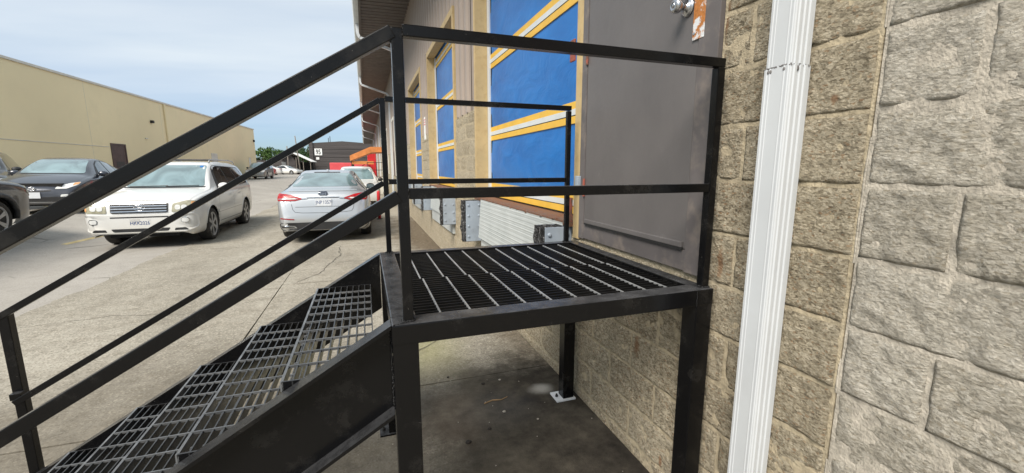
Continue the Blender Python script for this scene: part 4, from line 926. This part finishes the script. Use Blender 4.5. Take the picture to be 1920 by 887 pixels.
for sg in (1, -1):
    c.panel('tail_lamp', [(sg * .36, .905), (sg * .52, .865), (sg * .84, .865), (sg * .855, .93), (sg * .82, 1.01), (sg * .62, .99)], 'R', 'tail', .010, .025)
    c.panel('lamp_reflector', [(sg * .46, .902), (sg * .82, .897), (sg * .82, .912), (sg * .50, .916)], 'R', 'chrome', .014, .01)
    c.panel('reverse_lamp', [(sg * .50, .897), (sg * .66, .893), (sg * .66, .917), (sg * .52, .921)], 'R', 'lamp_clear', .017, .008)
    c.line([(sg * .30, .915), (sg * .40, .905)], 'R', .022, 'chrome', 'chrome_tip', .014)
    c.line([(sg * .60, .865), (sg * .57, .70), (sg * .53, .645), (sg * .40, .628), (0, .62)], 'R', .008)
    c.line([(sg * .55, .50), (sg * .80, .525)], 'R', .02, 'tail', 'reflector', .008)
    c.panel('exhaust_tip', [(sg * .50, .325), (sg * .80, .335), (sg * .82, .385), (sg * .55, .372)], 'R', 'chrome', .018, .02); c.panel('exhaust_outlet', [(sg * .54, .34), (sg * .77, .346), (sg * .78, .372), (sg * .57, .362)], 'R', 'under', .022, .012)
c.line([(-.31, .918), (.31, .918)], 'R', .010, 'trim', 'panel_gap', .004); c.line([(-.31, .932), (.31, .932)], 'R', .014, 'chrome', 'boot_strip', .010); c.line([(-.52, .745), (.52, .745)], 'R', .012, 'p_grey', 'boot_crease', .002)
c.panel('rear_valance', [(-.78, .28), (.78, .28), (.865, .36), (.80, .435), (-.80, .435), (-.865, .36)], 'R', 'trim', .012, .04)
em = c.panel('emblem', [(-.085, .965), (.085, .965), (.085, 1.035), (-.085, 1.035)], 'R', 'emblem', .016, .06); oval_ring(c, 1.0, 'R', .18, .072, 'chrome', False)
et = obj('emblem_script', text_mesh('Ford', .062, M['chrome'], .0008, 1.0), None, em[0]); hc = c.hit(0, 1.0, 'R')[0]; et.location = (0, hc.y + .030, 1.0); et.rotation_euler = (R(78), 0, R(180))
c.plate('JNP 1357', .835, 'R'); c.mirror(1.90, 1.03, 'trim')
c.line([(1.40, .30), (1.38, .75), (1.60, .96)], 'S'); c.line([(2.76, .28), (2.76, .98)], 'S'); c.line([(3.45, .62), (3.62, 1.02)], 'S'); c.line([(1.40, .28), (3.40, .28)], 'S', .012)
for y_ in (2.55, 3.42): c.line([(y_ - .1, .84), (y_ + .1, .85)], 'S', .030, 'p_silver', 'door_handle', .028)
bm = nb(); prism(bm, [(3.12, 1.44), (3.30, 1.435), (3.29, 1.47), (3.25, 1.488), (3.22, 1.483)], -.018, .018, 'x'); obj('roof_antenna', bm, M['p_silver'], c.root)
c.panel('mudflap', [(4.22, .20), (4.30, .22), (4.30, .34), (4.22, .33)], 'S', 'offwhite', .01, .01)
# ---- slate hatchback and black saloon by the beige building
def hatch(name, paintm, label, cat, x, y, rz, group=None, det=True, P=HATP, step=.07, sc=1.0):
    c = Car(name, P, paintm, label, cat, x, y, rz, group, step, 3, sc); c.wheels(5, .20)
    c.panel('windscreen', [(-.66, 1.05), (.66, 1.05), (.52, 1.42), (-.52, 1.42)], 'F', 'g_light' if det else 'g_mid', .005, .06)
    c.panel('window_surround', [(1.50, 1.0), (3.72, 1.06), (3.30, 1.30), (2.7, 1.42), (2.25, 1.415), (1.95, 1.31)], 'S', 'trim', .003, .06)
    for q in ([(1.72, 1.03), (2.46, 1.045), (2.46, 1.395), (2.25, 1.39), (2.0, 1.29)], [(2.54, 1.045), (3.22, 1.06), (3.08, 1.335), (2.7, 1.39), (2.54, 1.395)], [(3.29, 1.065), (3.58, 1.07), (3.22, 1.275)]): c.panel('side_window', q, 'S', 'g_mid', .006, .03)
    c.panel('rear_window', [(-.56, 1.12), (.56, 1.12), (.47, 1.36), (-.47, 1.36)], 'R', 'g_mid', .005, .05)
    for sg in (1, -1):
        c.panel('headlamp', [(sg * .40, .66), (sg * .62, .665), (sg * .79, .76), (sg * .80, .83), (sg * .64, .80), (sg * .44, .72)], 'F', 'lamp_clear', .010, .03)
        if det: c.panel('turn_lamp', [(sg * .70, .735), (sg * .785, .775), (sg * .79, .822), (sg * .70, .803)], 'F', 'amber', .014, .015); c.panel('fog_lamp', [(sg * .52, .46), (sg * .64, .47), (sg * .66, .53), (sg * .53, .52)], 'F', 'lamp_clear', .012, .02)
        c.panel('tail_lamp', [(sg * .56, .78), (sg * .76, .78), (sg * .76, 1.0), (sg * .62, 1.02)], 'R', 'tail', .010, .02)
    c.panel('lower_grille', [(-.50, .36), (.50, .36), (.56, .46), (-.56, .46)], 'F', 'trim', .010, .03); c.line([(-.34, .625), (-.10, .60), (.10, .60), (.34, .625)], 'F', .03, 'trim', 'upper_grille', .006)
    c.line([(-.54, .33), (.54, .33)], 'F', .010, 'chrome', 'lower_lip', .012); c.mirror(1.62, 1.04, paintm)
    c.line([(1.30, .30), (1.30, .75), (1.5, .98)], 'S'); c.line([(2.50, .28), (2.50, 1.02)], 'S'); c.line([(3.15, .62), (3.32, 1.04)], 'S')
    if det: oval_ring(c, .665, 'F', .135, .09, 'chrome'); c.plate('', .505, 'F'); c.line([(-.62, 1.045), (.62, 1.045)], 'F', .02, 'trim', 'wiper_cowl', .004)
    return c
c = hatch('parked_hatchback', 'p_navy', 'dark slate hatchback with oval chrome badge parked front-on before the beige building', 'hatchback', -7.98, 14.0, R(8))

# ---- black pickup-sized vehicle at the very left, nose away from the viewer
c = Car('parked_offroader', SUVP, 'p_black', 'black off-road vehicle with broad wheel arch and chunky tyre in front of the slate hatchback', 'suv', -7.33, 11.20, math.pi, sc=1.06); c.wheels(6, .25)
c.panel('window_surround', [(1.52, 1.045), (4.15, 1.13), (4.02, 1.55), (2.1, 1.60), (1.90, 1.52)], 'S', 'g_dark', .004, .06); c.panel('windscreen', [(-.70, 1.145), (.70, 1.145), (.585, 1.60), (-.585, 1.60)], 'F', 'g_light', .005, .05); c.mirror(1.62, 1.13, 'p_black')
for sg in (1, -1): c.panel('headlamp', [(sg * .50, .70), (sg * .82, .715), (sg * .875, .80), (sg * .86, .90), (sg * .74, .915), (sg * .52, .86)], 'F', 'lamp', .010, .03)
c.panel('rear_window', [(-.62, 1.18), (.62, 1.18), (.55, 1.52), (-.55, 1.52)], 'R', 'g_mid', .005, .05); c.panel('rear_bumper', [(-.78, .42), (.78, .42), (.80, .60), (-.80, .60)], 'R', 'trim', .03, .05); c.plate('', .80, 'R')
for sg in (1, -1): c.panel('tail_lamp', [(sg * .66, .85), (sg * .80, .85), (sg * .78, 1.12), (sg * .66, 1.12)], 'R', 'tail', .010, .02)
c.line([(1.42, .42), (1.40, .85), (1.52, 1.04)], 'S'); c.line([(2.54, .36), (2.54, 1.06)], 'S'); c.line([(3.32, .75), (3.36, 1.10)], 'S')
for y_ in (2.36, 3.18): c.line([(y_ - .1, .90), (y_ + .1, .905)], 'S', .032, 'trim', 'door_handle', .03)
for yc in (.93,):
    for sg in (1, -1):
        bm = nb(); K = 18; tube(bm, [(sg * (c.side_x(yc + .44 * math.cos(math.pi * k / K), .35 + .44 * math.sin(math.pi * k / K)) + .01), yc + .44 * math.cos(math.pi * k / K), .35 + .44 * math.sin(math.pi * k / K)) for k in range(K + 1)], .045, 8); obj('arch_flare', bm, M['trim'], c.root, True)
# ---- cars farther off
def far_suv(paintm, label, x, y, rz, sc=1.0, group=None):
    c = Car('parked_suv', SUVP, paintm, label, 'suv', x, y, rz, group, .12, 2, sc); c.wheels(5, .22)
    c.panel('window_surround', [(1.52, 1.045), (4.15, 1.13), (4.02, 1.55), (2.1, 1.60), (1.90, 1.52)], 'S', 'g_dark', .005, .06); c.panel('windscreen', [(-.70, 1.145), (.70, 1.145), (.585, 1.60), (-.585, 1.60)], 'F', 'g_light', .005, .05); c.panel('rear_window', [(-.62, 1.18), (.62, 1.18), (.55, 1.52), (-.55, 1.52)], 'R', 'g_light', .005, .05)
    for sg in (1, -1): c.panel('headlamp', [(sg * .50, .70), (sg * .82, .715), (sg * .86, .90), (sg * .52, .86)], 'F', 'lamp_clear', .010, .03); c.panel('tail_lamp', [(sg * .66, .85), (sg * .80, .85), (sg * .78, 1.12), (sg * .66, 1.12)], 'R', 'tail', .010, .02)
    c.mirror(1.62, 1.13, 'trim'); return c
far_suv('p_black', 'black SUV whose windscreen pillar and door mirror show beside the slate hatchback', -10.1, 15.1, R(25))
far_suv('p_white', 'white SUV with black door mirrors parked on the far side of the silver sedan', -.33, 16.6, 0, .93)
def far_sedan(paintm, label, x, y, rz, group=None):
    c = hatch('parked_sedan', paintm, label, 'sedan', x, y, rz, group, det=False, P=SEDP, step=.14) if False else Car('parked_sedan', SEDP, paintm, label, 'sedan', x, y, rz, group, .14, 2)
    c.wheels(5, .21); c.panel('windscreen', [(-.68, 1.0), (.68, 1.0), (.52, 1.39), (-.52, 1.39)], 'F', 'g_mid', .005, .05); c.panel('rear_window', [(-.68, 1.125), (.68, 1.125), (.50, 1.40), (-.50, 1.40)], 'R', 'g_mid', .005, .05)
    c.panel('side_window', [(1.85, .99), (3.95, 1.03), (3.50, 1.32), (2.9, 1.40), (2.5, 1.39), (2.2, 1.28)], 'S', 'g_dark', .005, .05)
    for sg in (1, -1): c.panel('tail_lamp', [(sg * .45, .86), (sg * .84, .86), (sg * .82, 1.0), (sg * .55, .98)], 'R', 'tail', .010, .02); c.panel('headlamp', [(sg * .45, .60), (sg * .80, .64), (sg * .78, .74), (sg * .48, .68)], 'F', 'lamp_clear', .010, .02)
    c.mirror(1.9, 1.03, 'trim'); return c
GRP = 'cars in the far corner of the lot'
far_sedan('p_silver', 'silver sedan just past the far corner of the beige building, first of the far row', -17.4, 62, R(-90), GRP)
far_sedan('p_black', 'black sedan in the far row between a silver and a red car', -17.3, 66, R(-90), GRP)
far_sedan('p_red', 'red sedan in the far row between a black car and a white one', -17.2, 70, R(-90), GRP)
far_sedan('p_white', 'white sedan standing side-on before the charcoal fence and gabled shed', -10.2, 78.5, R(62), GRP)
far_sedan('p_white', 'white sedan parked at the end of the far row, behind the red one', -17.0, 74, R(-90), GRP)
far_suv('p_grey', 'grey SUV parked along the beige building near its far corner', -10.3, 48.0, 0, 1.0, GRP)
far_sedan('p_navy', 'dark sedan standing beside the grey SUV along the beige building', -7.1, 36.5, 0, GRP) if False else None

# ================================================================== beige building on the left
bl = thing('beige_building', 'long beige windowless warehouse with pale coping and a brown door', 'building', (-14.16, 3, 0))
ang = math.atan2(1.80, 45); bl.rotation_euler = (0, 0, -ang)
LB = 54.2; HB = 5.80
def bpart(name, bm, m, parent=None): return obj(name, bm, M[m], parent or bl)
bpart('wall', box(nb(), -30, 0, -8, LB, -.2, HB), 'beige')
for yy in (12.0, 33.0): bpart('downpipe', tube(nb(), [(.07, yy, HB - .02), (.07, yy, .4)], .05, 8), 'beige')
bpart('coping', box(nb(), -30.05, .06, -8.05, LB + .05, HB + .001, HB + .11, .01), 'coping')
bpart('roof', prism(nb(), [(-.3, HB + .112), (-15, HB + .55), (-29.5, HB + .112)], -7.5, LB - .5), 'coping')
def wy(ypix): return ypix
def bdoor(name, y0, y1, z1, m, frame):
    d = bpart(name, box(nb(), -.05, .012, y0, y1, .36, z1), m)
    for a, b, c0, c1 in ((y0 - .09, y0, .36, z1 + .09), (y1, y1 + .09, .36, z1 + .09), (y0, y1, z1 + .001, z1 + .09)): bpart('frame', box(nb(), -.04, .035, a, b, c0, c1), frame, d)
    return d
d = bdoor('door', 26.5, 27.75, 2.75, 'brown_door', 'brown_door'); bpart('vent_panel', box(nb(), .0125, .02, 26.75, 27.5, 1.55, 1.85), 'charcoal', d)
d = bdoor('door', 40.7, 41.9, 2.65, 'offwhite', 'offwhite'); d = bdoor('door', 51.2, 52.1, 2.6, 'offwhite', 'beige')
bpart('wall_seam', box(nb(), .0, .018, -8, 26.3, 2.62, 2.65), 'coping')
bpart('wall_lamp', box(nb(), 0, .16, 31.0, 31.22, 4.35, 4.52, .02), 'thin_black'); bpart('wall_lamp', box(nb(), 0, .16, 53.6, 53.8, 4.4, 4.65, .02), 'thin_black'); bpart('wall_vent', box(nb(), 0, .05, 30.1, 30.4, 3.3, 3.36), 'coping')
for yy in (8.0, 16.0, 24.9, 32.5, 40.0): bpart('panel_joint', box(nb(), -.01, .004, yy, yy + .012, .1, HB - .01), 'coping')

# ================================================================== far buildings and yard
db = thing('charcoal_building', 'low charcoal warehouse with white number board reading 95', 'building', (-10.27, 95, 0)); db.scale = (1.105,) * 3
obj('wall', prism(nb(), [(0, -.1), (22, -.1), (22, 5.55), (12, 5.75), (5.5, 6.15), (0, 5.72)], 0, 20), M['charcoal'], db)
obj('parapet_post', bx(-.15, .5, -.2, .4, 0, 6.05), M['charcoal'], db)
for z_ in (1.6, 3.2, 4.7): obj('cladding_rail', bx(.6, 21, -.05, .0, z_, z_ + .10), M['charcoal'], db)
nbd = obj('number_board', bx(.75, 2.0, -.10, -.02, 3.55, 4.75), M['sign_white'], db)
t = obj('numerals', text_mesh('95', 1.2, M['ink_grey'], .01, .70, .03), None, nbd); t.rotation_euler = (R(90), 0, 0); t.location = (1.375, -.115, 4.12)
obj('small_board', bx(.95, 1.45, -.09, -.02, 2.75, 3.2), M['sign_white'], db)
for x_ in (3.0, 3.3): obj('roof_vent', tube(nb(), [(x_, 3, 5.6), (x_, 3, 6.9 + .3 * (x_ > 3.1))], .06, 6), M['thin_black'], db)
sh = thing('gabled_shed', 'dark timber shed with white metal roof and open lean-to side', 'shed', (-13.5, 85, 0)); sh.scale = (1.12,) * 3
obj('wall', prism(nb(), [(-3.0, 0), (1.6, 0), (1.6, 2.3), (1.0, 3.3), (-.8, 2.6), (-3.0, 2.0)], 0, 7), M['charcoal'], sh)
obj('roof', prism(nb(), [(-.4, 2.72), (1.25, 3.72), (4.0, 2.30), (4.0, 2.22), (1.25, 3.60), (-.4, 2.62)], -.5, 7.5), M['sign_white'], sh)
obj('lean_to_back', bx(1.61, 3.7, 5.0, 5.1, 0, 2.2), M['thin_black'], sh)
for x_ in (1.7, 2.7, 3.75): obj('lean_to_post', bx(x_, x_ + .1, -.3, -.2, 0, 2.25 if x_ > 2 else 2.9), M['wood_grey'], sh)
obj('window', bx(-.4, .2, -.03, .02, 1.3, 2.2), M['p_grey'], sh); obj('window', bx(-2.2, -1.6, -.03, .02, 1.0, 1.7), M['p_grey'], sh)
for i, (x_, w_, h_, m_) in enumerate(((2.05, .5, .9, 'red'), (3.0, .45, .8, 'orange'))):
    o = obj('storage_drum', lathe(nb(), [(w_ / 2, 0), (w_ / 2, h_ * .33), (w_ / 2 + .02, h_ * .34), (w_ / 2, h_ * .36), (w_ / 2, h_ * .66), (w_ / 2 + .02, h_ * .67), (w_ / 2, h_ * .69), (w_ / 2, h_), (w_ / 2 - .04, h_), (w_ / 2 - .04, h_ - .03), (0, h_ - .03)], 18), M[m_]); o.location = (-13.5 + x_ * 1.12, 83.6, 0)
    tag(o, ('red' if i == 0 else 'orange') + ' storage drum standing before the open lean-to of the shed', 'drum')
for i, (y_, x0, x1) in enumerate(((101, -37, -14.5),)):
    fe = thing('board_fence', 'dark board fence closing the far end of the lot below the trees', 'fence', (x0, y_, 0))
    bdm = mesh_from(bx(0, .29, 0, .03, .05, 2.9), 'board', M['charcoal'])
    for k in range(int((x1 - x0) / .30)): inst('board', bdm, fe, (k * .30, (k % 2) * .012, rs.uniform(-.03, .03)))
    obj('rail', bx(0, x1 - x0, .045, .10, .6, .72), M['charcoal'], fe); obj('rail', bx(0, x1 - x0, .045, .10, 2.2, 2.32), M['charcoal'], fe)
for i, (x_, y_, h_, lean, lb) in enumerate(((-10.7, 83, 6.9, -.5, 'leaning grey timber pole beside the white roofed shed'), (-12.5, 82.5, 5.1, 0, 'straight thin timber pole before the gable of the shed'))):
    o = obj('utility_pole', tube(nb(), [(0, 0, 0), (lean * .5, 0, h_ * .5), (lean, 0, h_)], [.11, .10, .08], 8), M['wood_grey'], None, True); o.location = (x_, y_, 0); tag(o, lb, 'pole')
# orange canopy over a far dock stair
cp = thing('dock_canopy', 'orange timber canopy sloping down over the far concrete dock stair', 'canopy', (.2, 30, 0))
obj('roof', prism(nb(), [(-1.05, 1.93), (-1.05, 2.25), (.18, 2.80), (1.10, 2.80), (1.10, 2.50), (.25, 2.46)], -1.6, 1.8), M['orange'], cp)
obj('beam', bx(-.95, .35, -1.5, -1.38, 1.72, 1.92), M['orange'], cp)
for x_, y_ in ((-1.0, -1.45), (-1.0, 1.6)): obj('post', bx(x_ + .01, x_ + .10, y_, y_ + .09, 0, 1.93), M['thin_black'], cp)
ds_ = thing('far_dock_stair', 'pale concrete dock landing with black pipe railing under the orange canopy', 'stair', (.2, 30, 0))
obj('landing', bx(-.1, 1.11, -1.8, 1.6, 0, .88), M['offwhite'], ds_)
for k in range(4): obj('step', bx(-.1 - .28 * (k + 1) , -.1 - .28 * k - .002, -1.2, 1.2, 0, .88 - .19 * (k + 1)), M['offwhite'], ds_)
for x_ in (-.05, .5, 1.05): obj('post', tube(nb(), [(x_, -1.75, .88), (x_, -1.75, 1.85)], .022, 6), M['thin_black'], ds_)
for z_ in (1.36, 1.83): obj('rail', tube(nb(), [(-.05, -1.75, z_), (1.05, -1.75, z_)], .02, 6), M['thin_black'], ds_)
obj('stair_rail', tube(nb(), [(-.05, -1.3, 1.83), (-1.25, -1.3, .95)], .022, 6), M['thin_black'], ds_); obj('stair_rail', tube(nb(), [(-.05, -1.3, 1.36), (-1.25, -1.3, .50)], .02, 6), M['thin_black'], ds_)
tp = thing('red_trailer', 'low red covered trailer parked beyond the orange canopy', 'trailer', (-1.4, 46, 0))
obj('box', bx(-1.9, 1.75, 0, 5, .55, 1.98, bev=.06), M['pinkred'], tp); obj('chassis', bx(-1.7, 1.6, .2, 4.8, .38, .549), M['thin_black'], tp)
for x_ in (-1.75, 1.35):
    for y_ in (1.2, 3.6): obj('wheel', lathe(nb(), [(.20, -.11), (.36, -.11), (.38, 0), (.36, .11), (.20, .11), (.2, .09), (0, .09)], 20, Matrix.Translation((x_ + .2, y_, .38)) @ Matrix.Rotation(R(90), 4, 'Y')), M['tyre'], tp)
ct = thing('red_container', 'tall red ribbed steel container standing beside the wall behind the canopy', 'container', (.75, 47, 0))
obj('box', bx(-.42, .40, 0, 3.2, .1, 3.3), M['red'], ct)
for k in range(5): obj('rib', bx(-.40 + k * .17, -.34 + k * .17, -.03, -.0005, .12, 3.28), M['red'], ct)
for i, (x_, y_, lb) in enumerate(((.12, 24.0, 'cream concrete barrier block leaning nearest the white SUV by the dock wall'), (.62, 25.6, 'cream concrete barrier block set against the dock landing steps'))):
    o = obj('barrier_block', prism(nb(), [(-.32, 0), (.32, 0), (.30, .18), (.14, .42), (.11, .80), (-.11, .80), (-.14, .42), (-.30, .18)], 0, 1.1), M['offwhite']); o.location = (x_, y_, 0); tag(o, lb, 'barrier')
bo = thing('red_bollard', 'short red post standing between silver sedan and dock wall', 'bollard', (.34, 13.2, 0))
obj('post', lathe(nb(), [(.045, 0), (.045, .80), (.035, .84), (0, .85)], 16), M['red'], bo, True); obj('base_collar', lathe(nb(), [(.09, 0), (.09, .015), (.05, .02)], 16), M['thin_black'], bo)
# trees beyond the fence
def tree(x, y, h, rx, seed, m, label):
    r_ = random.Random(seed); t = thing('leafy_tree', label, 'tree', (x, y, 0), 0, 'trees beyond the far fence')
    bm = nb(); tube(bm, [(0, 0, -.1), (.1, 0, h * .3), (.0, .1, h * .6), (.1, 0, h * .85)], [.22, .17, .11, .04], 8)
    cl = []
    for k in range(26):
        a = r_.uniform(0, 6.28); e = r_.uniform(-.5, 1); rr = r_.uniform(.35, 1) ** .6; c_ = Vector((math.cos(a) * rx * rr * math.sqrt(max(.1, 1 - e * e * .8)), math.sin(a) * rx * rr * math.sqrt(max(.1, 1 - e * e * .8)), h * .62 + e * h * .36 * rr)); cl.append((c_, r_.uniform(.5, 1.0) * rx * .34))
        if k < 9: tube(bm, [(.05, .03, h * r_.uniform(.3, .6)), tuple(c_ * .6 + Vector((0, 0, h * .2))), tuple(c_)], [.08, .05, .02], 5)
    obj('trunk', bm, M['bark'], t)
    bm = nb()
    for c_, rad in cl:
        for k in range(95):
            d = Vector((r_.gauss(0, 1), r_.gauss(0, 1), r_.gauss(0, .8))).normalized() * rad * r_.uniform(.4, 1.1) ** .7; p = c_ + d; s_ = r_.uniform(.10, .24)
            u = Vector((r_.gauss(0, 1), r_.gauss(0, 1), r_.gauss(0, 1))).normalized(); v = u.orthogonal().normalized(); bm.faces.new([bm.verts.new(p + u * s_), bm.verts.new(p + v * s_ * .6), bm.verts.new(p - u * s_), bm.verts.new(p - v * s_ * .6)])
    obj('crown', bm, M[m], t)
for a in ((-26.5, 112, 6.4, 3.0, 1, 'leaf', 'round bright green tree just right of the beige building corner'), (-22.3, 113, 6.0, 2.6, 2, 'leaf', 'bright green tree above the dark fence, next to the roundest one'), (-18.6, 112, 5.4, 2.4, 3, 'leaf', 'low bright green tree in the gap before the white shed roof'),
          (-15.0, 116, 6.0, 2.6, 4, 'leaf2', 'darker green tree rising behind the white shed roof'), (-12.2, 108, 7.2, 2.6, 5, 'leaf2', 'tall dark green tree beside the charcoal building'), (-31, 115, 6.6, 3.2, 6, 'leaf', 'broad green tree standing behind the beige building'), (-20.4, 120, 6.4, 2.8, 7, 'leaf2', 'dark tree standing behind the gap in the bright tree row')): tree(*a)

# ================================================================== small litter under the landing
for i, (x_, y_, s_, m_, lb) in enumerate(((.755, 2.341, .016, 'stone', 'pale pebble by the twig under the landing'), (.85, 2.74, .013, 'stone', 'white pebble on the edge of the black paint stain'), (.93, 2.20, .010, 'stone', 'small pale chip on black stained concrete'), (.47, 2.12, .022, 'clod', 'dark dirt clod beside the front landing leg'), (.72, 2.72, .018, 'clod', 'dark clod at the rim of the black paint stain'), (.62, 2.20, .016, 'clod', 'dark crumb in the middle of the black paint stain'), (.50, 2.90, .014, 'clod', 'dark crumb on the slab joint behind the stain'))):
    s_ *= .62; bm = nb(); ball(bm, (0, 0, 0), s_, 2, (1.2, .9, .7))
    for v in bm.verts: v.co += v.co.normalized() * noise.noise(v.co * 60 + Vector((i * 3, 0, 0))) * s_ * .35
    o = obj('pebble' if m_ == 'stone' else 'dirt_clod', bm, M[m_], None, True); o.location = (x_, y_, s_ * .5); tag(o, lb, 'pebble' if m_ == 'stone' else 'dirt')
o = obj('twig', tube(nb(), [(0, 0, 0), (.06, .015, .004), (.12, .005, .002), (.17, .03, .001)], [.004, .004, .003, .002], 6), M['twig']); o.location = (.66, 2.47, .005); tag(o, 'dry brown twig on the black stained concrete', 'twig')
gb = nb()
for i in range(300):
    if i < 90: x_, y_ = rs.uniform(-.2, 1.25), rs.uniform(1.4, 4.8)
    else: x_, y_ = rs.gauss(1.1, .35), rs.uniform(3, 14)
    if x_ > 1.26: continue
    s_ = rs.uniform(.0015, .0045) * (1 if i < 90 else 1.6); ball(gb, (x_, y_, s_ * .4), s_, 1, (1, rs.uniform(.7, 1.4), .6))
o = obj('grit', gb, M['stone']); o['kind'] = 'stuff'; o['label'] = 'scattered grit and chips on the concrete along the dock wall'
